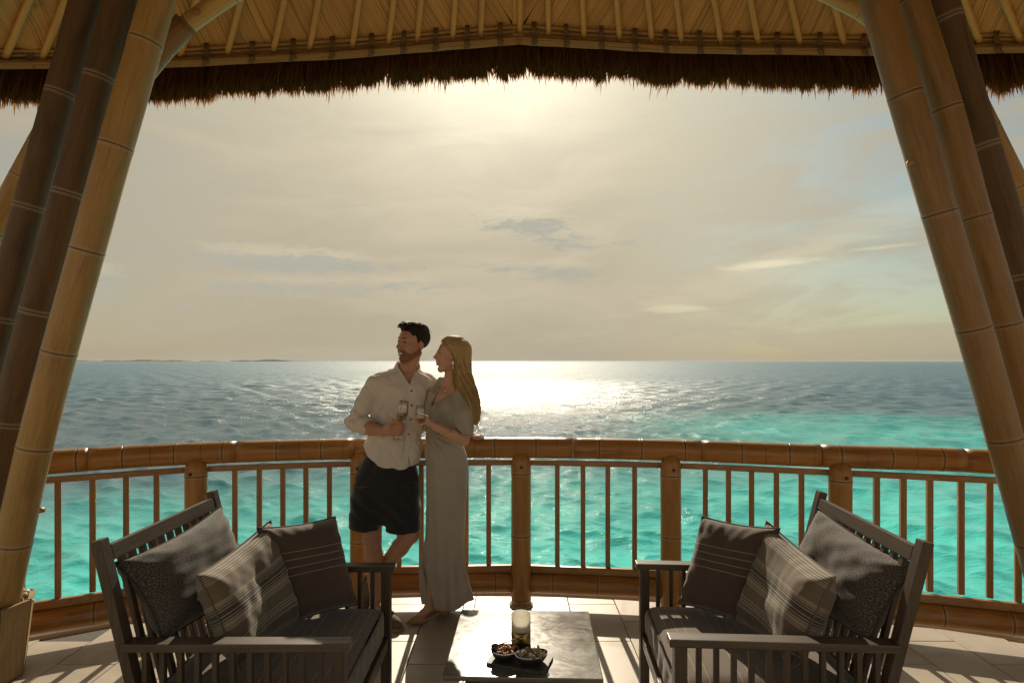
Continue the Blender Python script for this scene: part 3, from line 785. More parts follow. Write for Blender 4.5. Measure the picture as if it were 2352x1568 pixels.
# ------------------------------------------------------------------ planter at the foot of the left pole
def build_planter():
    cx, cy = -2.655, 3.01
    root = thing('wooden_planter', 'tapered wooden planter of upright staves filled with white pebbles', 'planter', (cx, cy, 0))
    N = 8; rt, rb, h, th = .205, .165, .385, .020
    for k in range(N):
        a0, a1 = 2*math.pi*(k+.04)/N+.2, 2*math.pi*(k+.96)/N+.2
        V = []
        for z, r in ((.006, rb), (h, rt)):
            for rr_ in (r, r-th):
                for a in (a0, a1): V.append((cx+rr_*math.cos(a), cy+rr_*math.sin(a), z))
        Fc = [[0, 1, 5, 4], [3, 2, 6, 7], [4, 5, 7, 6], [1, 0, 2, 3], [0, 4, 6, 2], [5, 1, 3, 7]]
        mesh('stave', V, Fc, WOOD_BOX, root, smooth=False)
    V, Fc = lathe([(.001, h-.075), (rt-th-.012, h-.075)], 24, (cx, cy, 0)); mesh('gravel_bed', V, Fc, GROUT, root)
    rr = random.Random(3); base = None
    pole_axis = lambda z: np.array([np.interp(z, [.1, .33, 1.15], [-2.67, -2.57, -2.42]), 3.0])
    k = 0
    for layer in range(4):
        for i in range(26):
            a = i*2*math.pi/26+layer*.13+rr.uniform(-.06, .06); r = .07+.028*layer+rr.uniform(-.01, .01)
            r = {0: .168, 1: .150, 2: .128, 3: .140}[layer]+rr.uniform(-.012, .012)
            z = h-.022+{0: .0, 1: .022, 2: .04, 3: .058}[layer]+rr.uniform(-.006, .008)
            p = np.array([cx+r*math.cos(a), cy+r*math.sin(a), z])
            if np.linalg.norm(p[:2]-pole_axis(z)) < .094 or p[0] < -2.78: continue
            if base is None:
                V, Fc = ball((0, 0, 0), (.026, .019, .015), None, 10, 7, .06, rr); base = np_mesh('pebble', V, Fc); base.materials.append(PEBBLE)
            o = link('pebble', base, None, None, tuple(p)); o.rotation_euler = (rr.uniform(-.5, .5), rr.uniform(-.5, .5), rr.uniform(0, 6)); s = rr.uniform(.8, 1.25); o.scale = (s, s, s)
            tag(o, 'smooth white pebble heaped in the wooden planter', 'pebble', 'pebbles in the planter'); k += 1
    # rope whipping round the pole foot
    B_ = MB()
    for q in range(4):
        z = .362+q*.0105; c = np.array([*pole_axis(z), z]); A = np.linspace(0, 2*math.pi, 33)
        B_.put(*tube([c+np.array([.080*math.cos(a), .080*math.sin(a), -.02*math.cos(a)]) for a in A], .0058, 6, False))
    V, Fc = B_.get(); o = mesh('rope_band', V, Fc, ROPE)
    tag(o, 'brown rope wound around the foot of the honey bamboo pole', 'rope')
build_planter()

# ------------------------------------------------------------------ fabrics
def m_fabric(name, col, col2=None, weave=700., lines=None, bands=None, rough=.9, tweed=False, sheen=.25, trans=0):
    """lines/bands: positions along v (or u) in the fabric's own UV; woven in, part of the cloth"""
    m, g = mat(name); uv = g.n('ShaderNodeTexCoord').outputs['UV']; u, v, _ = g.sep(uv); o = objco(g)
    base = g.noise(o, 9, 4, .6)
    c = g.mix(g.mapr(base, .3, .7, 0, .5), col, col2 or tuple(x*.78 for x in col))
    wv = g.noise(g.xyz(g.mul(u, weave*.5), g.mul(v, weave*.12), 0), 1., 2, .6)
    wv2 = g.noise(g.xyz(g.mul(u, weave*.12), g.mul(v, weave*.5), 3.), 1., 2, .6)
    ww = g.mul(g.add(wv, wv2), .5)
    if tweed:
        fl = g.noise(g.xyz(g.mul(u, 230), g.mul(v, 150), 0), 1., 3, .8)
        c = g.mix(g.mapr(fl, .46, .60), (.016, .013, .012), (.185, .15, .115))
        c = g.mix(g.mapr(base, .3, .7, 0, .35), c, (.06, .054, .05))
    else: c = g.mix(g.mapr(ww, .35, .65, .0, .35), c, tuple(x*.55 for x in col))
    for (p0, w_, cc, st) in (bands or []):
        q = g.m('ABSOLUTE', g.sub(v, p0)); c = g.mix(g.mapr(q, w_, w_*.9, 0, st), c, cc)
    for (p0, w_, cc) in (lines or []):
        q = g.m('ABSOLUTE', g.sub(g.add(v, g.mul(g.sub(base, .5), .004)), p0)); c = g.mix(g.mapr(q, w_, w_*.6, 0, .85), c, cc)
    b = g.bump(g.add(ww, g.mul(base, .6)), .35, .004)
    kw = {'Sheen Weight': sheen}
    return finish(m, g, c, rough, b, **kw)

LN = (.46, .40, .31)
TWEED = m_fabric('tweed_cloth', (.1, .1, .1), tweed=True)
PLAIN = m_fabric('plain_taupe_cloth', (.088, .058, .040), lines=[(.085, .0013, LN), (.05, .0013, LN), (.015, .0013, LN), (-.02, .0013, LN)])
DKB = (.045, .036, .03)
STRIPE = m_fabric('striped_cloth', (.15, .11, .073),
    bands=[(.178, .03, (.13, .105, .08), .8), (.02, .034, DKB, .9), (.062, .007, (.28, .225, .16), .8), (-.035, .012, (.25, .2, .145), .8), (-.125, .03, (.12, .096, .075), .7), (-.17, .02, DKB, .7)],
    lines=[(q, .0016, LN) for q in (.205, .193, .182, .171, .16, .151, .05, .041, .03, .008, -.006, -.018, -.03, -.05, -.105, -.118, -.13, -.15)])
SEATC = m_fabric('seat_cloth', (.155, .115, .083), lines=[(q, .0011, LN) for q in (.335, .297, .259, .221, .10, .062, .024, -.014, -.14, -.178, -.216)])
PIPE_P = m_simple('taupe_piping', (.07, .055, .044), .85); PIPE_S = m_simple('tan_piping', (.13, .10, .074), .85)
PIPE_T = m_simple('tweed_piping', (.06, .054, .05), .9, 200, .8); PIPE_C = m_simple('seat_piping', (.09, .074, .06), .85)

def wob(x, y, z, seed, f=1.0, n=7):
    g_ = np.random.default_rng(seed); t = 0
    for i in range(n):
        k = g_.normal(0, 1, 3); k = k/np.linalg.norm(k)*f*(1+i*.7); t = t+np.sin(k[0]*x+k[1]*y+k[2]*z+g_.random()*6.28)/(1+i*.6)
    return t/2.2

def pillow(name, label, corners, thick, fabric, pipe, seed, group, bend=0.0, pull=.06, sag=.0):
    """corners BL, BR, TR, TL in world space, seen from the front"""
    BL, BR, TR, TL = [np.array(c, float) for c in corners]
    n = 34; t = np.linspace(-1, 1, n); U, Vv = np.meshgrid(t, t, indexing='ij')
    w = (np.linalg.norm(BR-BL)+np.linalg.norm(TR-TL))/2; h = (np.linalg.norm(TL-BL)+np.linalg.norm(TR-BR))/2
    nrm = np.cross(BR-BL, TL-BL); nrm /= np.linalg.norm(nrm)
    def plane(U, Vv):
        u = U*(1-pull*(1-Vv**2)); v = Vv*(1-pull*(1-U**2))
        a = ((1-u)*(1-v))[..., None]/4; b = ((1+u)*(1-v))[..., None]/4; c = ((1+u)*(1+v))[..., None]/4; d = ((1-u)*(1+v))[..., None]/4
        return a*BL+b*BR+c*TR+d*TL+nrm*(bend*(u**2))[..., None]
    Pm = plane(U, Vv)
    prof = np.clip((1-U**4)*(1-Vv**4), 0, 1)**.62*(1-.12*sag*Vv)
    wr = wob(U*w*14, Vv*h*14, seed, seed, 1.0)*.0075*np.clip(prof*1.5, 0, 1)
    edge = np.clip(1-np.minimum(1-np.abs(U), 1-np.abs(Vv))*5, 0, 1)
    puck = np.sin((U+Vv*.6)*31+seed)*np.sin((U*.5-Vv)*27+1.3*seed)*.0045*edge*(prof > .01)
    ang = np.arctan2(Vv, U); rad = np.sqrt(U**2+Vv**2)
    cr = np.sin(ang*20+seed+2*np.sin(rad*5))*.006*np.clip((rad-.75)*2, 0, 1)*np.clip(prof*2, 0, 1)   # creases run to the corners
    T = prof*thick/2+wr+puck+cr
    T[0] = T[-1] = 0; T[:, 0] = T[:, -1] = 0
    A = Pm+nrm*T[..., None]; B = Pm-nrm*T[..., None]*.9
    V = np.concatenate([A.reshape(-1, 3), B.reshape(-1, 3)]); N = n*n
    i = np.arange(n-1)[:, None]*n; j = np.arange(n-1)[None]
    q = np.stack([i+j, i+n+j, i+n+j+1, i+j+1], -1).reshape(-1, 4)
    Fc = np.concatenate([q, q[:, ::-1]+N])
    b = np.concatenate([np.arange(n), np.arange(1, n)*n+n-1, np.arange(n-2, -1, -1)+(n-1)*n, np.arange(n-2, 0, -1)*n])
    bx = np.arange(2*N); bx[b+N] = b; Fc = bx[Fc]
    uv1 = np.stack([U*w/2, Vv*h/2], -1).reshape(-1, 2); uv = np.concatenate([uv1, uv1*np.array([-1, 1])])
    cen = V.mean(0); cen[2] = V[:, 2].min()
    root = mesh(name, V, Fc, fabric, uv=uv, origin=cen)
    tag(root, label, 'cushion', group)
    loop = Pm.reshape(-1, 3)[b]; loop = np.vstack([loop, loop[:2]])
    Vp, Fp = tube(loop, .0042, 6, False); mesh('piping', Vp, Fp, pipe, root)
    return root

def box_cushion(name, label, half, r, fabric, pipe, loc, rz, seed):
    n = 22; t = np.linspace(-1, 1, n); faces = []; V = []; uv = []
    hx, hy, hz = half; cnt = 0
    for ax in range(3):
        for sg in (-1, 1):
            A, B = np.meshgrid(t, t, indexing='ij'); q = np.zeros((n, n, 3))
            q[..., ax] = sg; q[..., (ax+1) % 3] = A; q[..., (ax+2) % 3] = B
            p = q*np.array(half); core = np.clip(p, -np.array(half)+r, np.array(half)-r)
            d = p-core; d /= np.linalg.norm(d, axis=-1)[..., None]+1e-9; p = core+d*r
            x, y = p[..., 0]/hx, p[..., 1]/hy
            bul = np.clip(1-x**4, 0, 1)*np.clip(1-y**4, 0, 1)
            p[..., 2] += .016*bul*np.sign(p[..., 2])+.004*wob(p[..., 0]*18, p[..., 1]*18, 0, seed)*bul
            sidew = np.clip(1-(p[..., 2]/hz)**4, 0, 1)
            s_ = .006*sidew*(1+.5*np.sin(p[..., 1]*130+p[..., 2]*20)*(abs(ax-0) < 1)); p[..., 0] += s_*np.sign(p[..., 0])*(ax == 0); p[..., 1] += .006*sidew*np.sign(p[..., 1])*(ax == 1)
            i = np.arange(n-1)[:, None]*n; j = np.arange(n-1)[None]
            f = np.stack([i+j, i+n+j, i+n+j+1, i+j+1], -1).reshape(-1, 4)+cnt
            faces.append(f if sg > 0 else f[:, ::-1]); V.append(p.reshape(-1, 3)); cnt += n*n
            uv.append(np.stack([p[..., 1]+0*p[..., 2], p[..., 0]], -1).reshape(-1, 2))
    V = np.concatenate(V); V[:, 2] += hz
    o = link(name, np_mesh(name, V, np.concatenate(faces), True, np.concatenate(uv)), fabric, None, loc)
    o.rotation_euler.z = rz; tag(o, label, 'cushion', 'seat cushions on the armchairs')
    B_ = MB()
    for z in (hz*2-.012, .012):
        a = np.linspace(0, 2*math.pi, 90, endpoint=False); e = .16
        c, s = np.cos(a), np.sin(a)
        pth = np.stack([np.sign(c)*np.abs(c)**e*(hx-.004), np.sign(s)*np.abs(s)**e*(hy-.004), np.full(90, z)], 1)
        B_.put(*tube(np.vstack([pth, pth[:2]]), .0046, 6, False))
    Vp, Fp = B_.get(); link('piping', np_mesh('piping', Vp, Fp), pipe, o)
    return o

# ------------------------------------------------------------------ armchairs
def build_armchair():
    root = thing('slatted_armchair', '', 'armchair', (0, 0, 0), 'slatted teak armchairs on the terrace')
    def add(n_, V, Fc, m): return mesh(n_, V, Fc, m, root, smooth=False)
    lx = lambda z: -.445+(.96-z)*.246
    for s in (-1, 1):
        y = .40*s
        add('back_post', *beam((lx(.0)+.0, y, 0.0), (lx(.962), y, .962), .037, .047, .003, up=(0, 1, 0)), TEAK_Z)
        V, Fc = cube((.4125, y, .286), (.045, .05, .572), None, .003); add('front_leg', V, Fc, TEAK_Z)
        V, Fc = lathe([(.016, 0), (.016, .012)], 12, (.4125, y, -.004)); add('foot_pad', V, Fc, WOOD_DARK)
        V, Fc = cube((.0525, y, .587), (.803, .062, .030), None, .004); add('armrest', V, Fc, TEAK_X)
        V, Fc = cube((.065, y, .225), (.65, .03, .05), None, .003); add('side_rail', V, Fc, TEAK_X)
        for k in range(11):
            x = .345-.0624*k
            V, Fc = cube((x, y, .411), (.019, .022, .322), None, .003); add('arm_slat', V, Fc, TEAK_Z)
    d = np.array([lx(1)-lx(0), 0, 1.]); d /= np.linalg.norm(d)
    Rm = np.stack([np.array([d[2], 0, -d[0]]), np.array([0, 1, 0]), d], 1)
    V, Fc = cube((lx(.905), 0, .905), (.032, .742, .058), Rm, .004); add('top_rail', V, Fc, TEAK_Y)
    V, Fc = cube((lx(.31), 0, .31), (.032, .742, .05), Rm, .004); add('lower_rail', V, Fc, TEAK_Y)
    for k in range(11):
        y = -.372+.0625*(k+.95)
        V, Fc = beam((lx(.335), y, .335), (lx(.878), y, .878), .02, .026, .003, up=(0, 1, 0)); add('back_slat', V, Fc, TEAK_Z)
    V, Fc = cube((.4125, 0, .225), (.03, .75, .055), None, .003); add('front_rail', V, Fc, TEAK_Y)
    for k in range(6):
        V, Fc = cube((-.2+.105*k, 0, .248), (.06, .75, .016), None, .002); add('seat_slat', V, Fc, TEAK_Y)
    return root
CH = build_armchair()
def place_chair(root, loc, rz, label): root.location = loc; root.rotation_euler.z = rz; root['label'] = label
kids = [o for o in bpy.data.objects if o.parent == CH]
CH2 = CH.copy(); COL.objects.link(CH2); OFF[CH2.name] = np.zeros(3)
for k in kids: c = k.copy(); COL.objects.link(c); c.parent = CH2
RROT = R(180-3.4)
LC, RC = (-1.03, 2.535, 0), (1.045, 2.545, 0)
place_chair(CH, LC, 0, 'grey slatted teak armchair on the side where the honey bamboo pole stands')
place_chair(CH2, RC, RROT, 'grey slatted teak armchair on the side away from the couple and planter')
box_cushion('seat_cushion', 'taupe pinstriped seat cushion on the armchair near the couple', (.345, .362, .075), .035, SEATC, PIPE_C, (LC[0]+.068, LC[1], .258), 0, 5)
box_cushion('seat_cushion', 'taupe pinstriped seat cushion on the armchair far from the couple', (.345, .362, .075), .035, SEATC, PIPE_C, (RC[0]-.068, RC[1], .258), RROT, 8)

PIL = dict(
    plain=[P(650, 1440, 2.60), P(822, 1388, 2.86), P(770, 1186, 2.93), P(590, 1212, 2.68)],
    stripe=[np.array([-1.045, 2.19, .44]), np.array([-.98, 2.62, .44]), P(598, 1208, 2.78), P(424, 1338, 2.24)],
    tweed=[P(362, 1480, 2.165), np.array([-1.20, 2.80, .50]), P(500, 1166, 2.80), P(250, 1300, 2.19)])
def mir(c, dx, rz=R(-3.4)):
    out = []
    for p in c:
        q = np.array([-p[0], p[1], p[2]]); q[0] += dx
        x, y = q[0]-1.04, q[1]-2.15
        out.append(np.array([1.04+x*math.cos(rz)-y*math.sin(rz), 2.15+x*math.sin(rz)+y*math.cos(rz), q[2]]))
    return [out[1], out[0], out[3], out[2]]
GP = 'scatter cushions on the armchairs'
for side, wh in ((0, 'armchair near the couple'), (1, 'armchair far from the couple')):
    f = (lambda c: c) if not side else (lambda c: mir(c, .022))
    pillow('scatter_cushion', 'flecked dark grey tweed cushion against the back of the '+wh, f(PIL['tweed']), .20, TWEED, PIPE_T, 3+side*10, GP, bend=.02, pull=.13)
    pillow('scatter_cushion', 'brown cushion with bands of cream stripes in the '+wh, f(PIL['stripe']), .20, STRIPE, PIPE_S, 4+side*10, GP, bend=.06, pull=.085)
    pillow('scatter_cushion', 'dark taupe cushion with four thin lines on the '+wh, f(PIL['plain']), .18, PLAIN, PIPE_P, 6+side*10, GP, bend=.0, pull=.07)

# ------------------------------------------------------------------ coffee table
def m_stone():
    m, g = mat('mottled_stone'); o = objco(g)
    n = g.noise(o, 7, 6, .7, 1.5); n2 = g.noise(g.scalev(o, (16, 34, 16)), 1.0, 6, .72, 1.0)
    c = g.mix(g.mapr(n, .3, .7), (.12, .104, .085), (.17, .15, .122))
    c = g.mix(g.mapr(n2, .5, .72, 0, .5), c, (.20, .178, .148))
    c = g.mix(g.mapr(n2, .46, .30, 0, .6), c, (.055, .05, .048))
    h = g.add(n2, g.mul(g.noise(o, 160, 2), .3))
    return finish(m, g, c, g.mapr(g.add(n, n2), .75, 1.3, .14, .20), g.bump(h, .008, .002), **{'Coat Weight': .3, 'Coat Roughness': .04})
STONE = m_stone()
TZ = .42
def build_table():
    x0, x1, y0, y1 = -.243, .359, 2.227, 2.83
    cx, cy = (x0+x1)/2, (y0+y1)/2
    root = thing('coffee_table', 'low square coffee table with a mottled dark stone top', 'table', (cx, cy, 0))
    V, Fc = cube((cx, cy, TZ-.009), (x1-x0, y1-y0, .018), None, .004); mesh('table_top', V, Fc, STONE, root, smooth=False)
    V, Fc = cube((cx, cy, TZ-.0245), (x1-x0-.06, y1-y0-.06, .013), None, .002); mesh('sub_top', V, Fc, WOOD_DARK, root, smooth=False)
    for sx in (-1, 1):
        for sy in (-1, 1):
            V, Fc = beam((cx+sx*.21, cy+sy*.21, 0), (cx+sx*.195, cy+sy*.195, TZ-.031), .045, .045, .004); mesh('leg', V, Fc, TEAK_Z, root, smooth=False)
        V, Fc = cube((cx+sx*.195, cy, TZ-.055), (.03, .345, .045), None, .003); mesh('apron', V, Fc, TEAK_Y, root, smooth=False)
        V, Fc = cube((cx, cy+sx*.195, TZ-.055), (.345, .03, .045), None, .003); mesh('apron', V, Fc, TEAK_X, root, smooth=False)
build_table()
_t = bpy.data.objects['coffee_table']; _t.rotation_euler.z = R(-2.0); _t.location.x -= .008

def m_frost():
    m, g = mat('frosted_glass')
    return finish(m, g, (.88, .85, .78), .45, **{'Transmission Weight': .55, 'IOR': 1.3, 'Subsurface Weight': .0})
FROST = m_frost()
def m_trans(name, col, tcol, f=.4):
    m, g = mat(name)
    d = g.n('ShaderNodeBsdfPrincipled', {'Base Color': col, 'Roughness': .5}); t = g.n('ShaderNodeBsdfTranslucent', {'Color': tcol})
    mx = g.n('ShaderNodeMixShader', {0: f, 1: d.outputs[0], 2: t.outputs[0]}); o = g.n('ShaderNodeOutputMaterial'); g.nt.links.new(mx.outputs[0], o.inputs[0]); return m
FROST = m_trans('frosted_glass', (.80, .77, .71), (.88, .85, .78), .62)
def build_candle():
    c = (.0375, 2.50, TZ+.0005); r = .0405
    root = thing('candle_holder', 'frosted glass candle holder with brass lower half on the stone table', 'candle holder', c)
    V, Fc = lathe([(.001, 0), (r-.002, 0), (r, .002), (r, .058), (r-.0025, .0585), (r-.004, .05), (r-.004, .006), (.001, .005)], 40, c); mesh('brass_cup', V, Fc, BRASS, root)
    V, Fc = lathe([(r-.0028, .045), (r-.0005, .059), (r-.0005, .122), (r-.0015, .124), (r-.0035, .122), (r-.0045, .06), (r-.005, .045)], 40, c); mesh('glass_sleeve', V, Fc, FROST, root)
    V, Fc = lathe([(.001, .007), (r-.006, .007), (r-.006, .085), (r-.012, .088), (.001, .086)], 30, c); mesh('candle', V, Fc, m_trans('wax', (.75, .70, .6), (.7, .6, .4), .3), root)
build_candle()

def build_tray():
    L, Rt, B = np.array([-.1097, 2.322]), np.array([.171, 2.36]), np.array([.115, 2.251]); T = L+Rt-B
    c = (L+Rt)/2; u = (B-L); w = np.linalg.norm(u); u /= w; v = T-L; h = np.linalg.norm(v); v -= u*np.dot(v, u); v /= np.linalg.norm(v)
    z0 = TZ+.0005
    g_ = np.random.default_rng(1); n = 26; edge = []
    for a, b in ((-1, -1), (1, -1), (1, 1), (-1, 1)):
        nx = {(-1, -1): (1, -1), (1, -1): (1, 1), (1, 1): (-1, 1), (-1, 1): (-1, -1)}[(a, b)]
        for t in np.linspace(0, 1, n, endpoint=False): edge.append((a+(nx[0]-a)*t, b+(nx[1]-b)*t))
    edge = np.array(edge); k = len(edge)
    xy = c+np.outer(edge[:, 0]*w/2, u)+np.outer(edge[:, 1]*h/2, v)
    xyb = xy+g_.normal(0, .0012, xy.shape); xyt = xy+g_.normal(0, .0009, xy.shape)
    V = np.concatenate([np.c_[xyb, np.full(k, z0)], np.c_[xy+g_.normal(0, .0013, xy.shape), np.full(k, z0+.005)], np.c_[xyt, np.full(k, z0+.0105)]])
    Fc = [list(range(k))[::-1], [2*k+i for i in range(k)]]+[[a*k+i, a*k+(i+1) % k, (a+1)*k+(i+1) % k, (a+1)*k+i] for a in (0, 1) for i in range(k)]
    o = mesh('slate_tray', V, Fc, SLATE, smooth=False); tag(o, 'rough edged black slate tray on the stone coffee table', 'tray')
    zt = z0+.011
    bowls = []
    for (bc, rx, ry, ang, lab) in (((-.028, 2.352), .056, .047, .2, 'black ceramic bowl of brown nuts and a spoon on the slate tray'), ((.075, 2.318), .066, .043, .25, 'oval black ceramic bowl of pale broken crackers on the slate tray')):
        V, Fc = lathe([(.001, 0), (.5, 0), (.8, .010), (.96, .024), (1.0, .0345), (.97, .0348), (.9, .024), (.74, .0115), (.45, .004), (.001, .004)], 36)
        V = np.array(V); zz = V[:, 2].copy(); xx = V[:, 0]*rx; yy = V[:, 1]*ry
        zz += np.clip(np.abs(V[:, 0])-.3, 0, 1)**2*.006*(zz > .01)
        V = np.stack([bc[0]+xx*math.cos(ang)-yy*math.sin(ang), bc[1]+xx*math.sin(ang)+yy*math.cos(ang), zt+zz], 1)
        tag(mesh('snack_bowl', V, Fc, CERAMIC), lab, 'bowl', 'snack bowls on the slate tray')
    rr = random.Random(21)
    NUT = m_simple('roasted_nut', (.36, .15, .045), .32, 60, .5); NUT2 = m_simple('roasted_peanut', (.42, .22, .09), .4, 60, .4)
    bm_ = []
    for k_, mm in enumerate((NUT, NUT2)):
        V, Fc = ball((0, 0, 0), (.0082, .0066, .0062), None, 9, 7, .05, rr); me = np_mesh('nut', V, Fc); me.materials.append(mm); bm_.append(me)
    for i in range(64):
        a = rr.uniform(0, 6.28); q = math.sqrt(rr.random())*.86
        x, y = q*math.cos(a)*.05, q*math.sin(a)*.041
        lv = i/64*.019*(1-q*.55)
        o = link('nut', bm_[0 if rr.random() < .7 else 1], None, None, (-.028+x, 2.352+y, zt+.018+q*q*.010+lv))
        o.rotation_euler = (rr.uniform(0, 3), rr.uniform(0, 3), rr.uniform(0, 3)); s = rr.uniform(.75, 1.15); o.scale = (s, s, s)
        tag(o, 'roasted brown nut heaped in the black bowl with the spoon', 'nut', 'nuts in the black bowl')
    CR = m_simple('seeded_cracker', (.48, .40, .26), .8, 120, .75, .6); CR2 = m_simple('dark_cracker', (.27, .235, .16), .85, 120, .6, .6)
    cm = []
    for k_ in range(4):
        V, Fc = cube((0, 0, 0), (.022, .016, .010), None, .0025); V = V+np.random.default_rng(k_).normal(0, .0017, V.shape); me = np_mesh('cracker', V, Fc, False); me.materials.append((CR, CR2)[k_ % 2]); cm.append(me)
    for i in range(40):
        a = rr.uniform(0, 6.28); q = math.sqrt(rr.random())*.84
        x, y = q*math.cos(a)*.058, q*math.sin(a)*.036
        o = link('cracker', cm[rr.randrange(4)], None, None, (.075+x, 2.318+y, zt+.018+q*q*.012+i/40*.022*(1-q*.6)))
        o.rotation_euler = (rr.uniform(0, 3), rr.uniform(0, 3), rr.uniform(0, 3)); s = rr.uniform(.6, 1.05); o.scale = (s, s, s)
        if i == 39: o.location = (.104, 2.33, zt+.047); o.rotation_euler = (.2, 1.4, .3); o.scale = (1.15, 1, .8)
        tag(o, 'broken seeded cracker piled in the oval black bowl', 'cracker', 'crackers in the oval bowl')
    # spoon standing in the nuts
    a, b = np.array([-.068, 2.352, zt+.047]), np.array([.045, 2.40, zt+.062])
    V, Fc = tube([a+(b-a)*t for t in np.linspace(.12, 1, 8)], [.0022, .0022, .002, .002, .002, .0022, .0026, .003], 8)
    root = mesh('spoon', V, Fc, WOOD_DARK, origin=a); tag(root, 'dark slim spoon resting in the bowl of brown nuts', 'spoon')
    V, Fc = ball((0, 0, 0), (.016, .011, .006), None, 14, 9); d = (b-a)/np.linalg.norm(b-a)
    V = V @ np.array(Matrix.Rotation(math.atan2(d[1], d[0]), 3, 'Z') @ Matrix.Rotation(R(50), 3, 'X')).T+a; mesh('spoon_bowl', V, Fc, WOOD_DARK, root)
build_tray()

# ------------------------------------------------------------------ people: distance fields meshed as one surface each
class Field:
    def __init__(s, lo, hi, h):
        s.lo = np.array(lo, float); s.h = h
        s.n = np.ceil((np.array(hi)-s.lo)/h).astype(int)+1
        s.ax = [(s.lo[i]+h*np.arange(s.n[i])).astype(np.float32) for i in range(3)]
        s.f = np.full(s.n, .3, np.float32)
    def sl(s, lo, hi):
        a = np.clip(np.floor((np.array(lo)-s.lo)/s.h).astype(int), 0, s.n); b = np.clip(np.ceil((np.array(hi)-s.lo)/s.h).astype(int)+1, 0, s.n)
        return tuple(slice(a[i], b[i]) for i in range(3))
    def put(s, fn, lo, hi, k=.01, op='add'):
        m = max(k, .012)*1.5+.01
        S = s.sl(np.array(lo)-m, np.array(hi)+m)
        if any(q.stop <= q.start for q in S): return s
        x, y, z = s.ax[0][S[0]][:, None, None], s.ax[1][S[1]][None, :, None], s.ax[2][S[2]][None, None, :]
        d = fn(x, y, z).astype(np.float32); f = s.f[S]
        if op == 'add':
            h_ = np.clip(.5+.5*(f-d)/k, 0, 1); s.f[S] = f*(1-h_)+d*h_-k*h_*(1-h_)
        elif op == 'cut':
            d = -d; h_ = np.clip(.5-.5*(f-d)/k, 0, 1); s.f[S] = f*(1-h_)+d*h_+k*h_*(1-h_)
        elif op == 'and': s.f[S] = np.maximum(f, d)
        elif op == 'off': s.f[S] = f+d
        return s
    def everywhere(s, fn, op): return s.put(fn, s.lo-1, s.lo+s.n*s.h+1, .001, op)
    def surface(s):
        f = s.f; g_ = f < 0; n = s.n
        c = np.zeros(n-1, np.int8)
        for i in (0, 1):
            for j in (0, 1):
                for k in (0, 1): c += g_[i:n[0]-1+i, j:n[1]-1+j, k:n[2]-1+k]
        idx = np.argwhere((c > 0) & (c < 8)); m = len(idx)
        acc = np.zeros((m, 3)); cnt = np.zeros(m)
        I, J, K = idx.T
        cor = {}
        for i in (0, 1):
            for j in (0, 1):
                for k in (0, 1): cor[i, j, k] = f[I+i, J+j, K+k]
        for a in cor:
            for ax in range(3):
                if a[ax] == 0:
                    b = list(a); b[ax] = 1; b = tuple(b); fa, fb = cor[a], cor[b]; w = (fa < 0) != (fb < 0)
                    t = np.where(w, fa/np.where(w, fa-fb, 1), 0)
                    p = np.tile(np.array(a, float), (m, 1)); p[:, ax] = t
                    acc += p*w[:, None]; cnt += w
        V = s.lo+(idx+acc/cnt[:, None])*s.h
        vid = np.full(n-1, -1, np.int32); vid[I, J, K] = np.arange(m)
        Q = []
        for ax in range(3):
            a = g_[tuple(slice(0, -1) if q == ax else slice(1, -1) for q in range(3))]; b = g_[tuple(slice(1, None) if q == ax else slice(1, -1) for q in range(3))]
            e = np.argwhere(a != b); flip = a[tuple(e.T)]
            o = [q for q in range(3) if q != ax]
            base = e.copy(); base[:, o[0]] += 1; base[:, o[1]] += 1
            cells = []
            for da, db in ((-1, -1), (0, -1), (0, 0), (-1, 0)):
                cc = base.copy(); cc[:, o[0]] += da; cc[:, o[1]] += db; cells.append(vid[tuple(cc.T)])
            q = np.stack(cells, 1); fl = flip if ax != 1 else ~flip
            q[~fl] = q[~fl][:, ::-1]; Q.append(q)
        Q = np.concatenate(Q); Q = Q[(Q >= 0).all(1)]
        return V, Q

def smooth_mesh(V, Q, it=2, lam=.5):
    e = np.concatenate([Q[:, [0, 1]], Q[:, [1, 2]], Q[:, [2, 3]], Q[:, [3, 0]]]); n = len(V)
    deg = np.bincount(e[:, 0], minlength=n)+np.bincount(e[:, 1], minlength=n)+1e-9
    for _ in range(it):
        A = np.stack([np.bincount(e[:, 0], V[e[:, 1], k], n)+np.bincount(e[:, 1], V[e[:, 0], k], n) for k in range(3)], 1)/deg[:, None]
        V = V+lam*(A-V)
    return V

def cone(a, b, ra, rb):
    a = np.array(a, float); b = np.array(b, float); d = b-a; L2 = float(d@d)+1e-12
    def fn(x, y, z):
        t = np.clip(((x-a[0])*d[0]+(y-a[1])*d[1]+(z-a[2])*d[2])/L2, 0, 1)
        return np.sqrt((x-a[0]-d[0]*t)**2+(y-a[1]-d[1]*t)**2+(z-a[2]-d[2]*t)**2)-(ra+(rb-ra)*t)
    r = max(ra, rb); return fn, np.minimum(a, b)-r, np.maximum(a, b)+r

def ell(c, r, M=None):
    c = np.array(c, float); r = np.array(r, float); M = np.eye(3) if M is None else np.array(M)   # columns = axes
    def fn(x, y, z):
        X, Y, Z = x-c[0], y-c[1], z-c[2]; q = [X*M[0, i]+Y*M[1, i]+Z*M[2, i] for i in range(3)]
        k0 = np.sqrt(sum((q[i]/r[i])**2 for i in range(3)))+1e-9; k1 = np.sqrt(sum((q[i]/r[i]**2)**2 for i in range(3)))+1e-9
        return k0*(k0-1)/k1
    e = np.sqrt((M**2) @ (r**2)); return fn, c-e, c+e

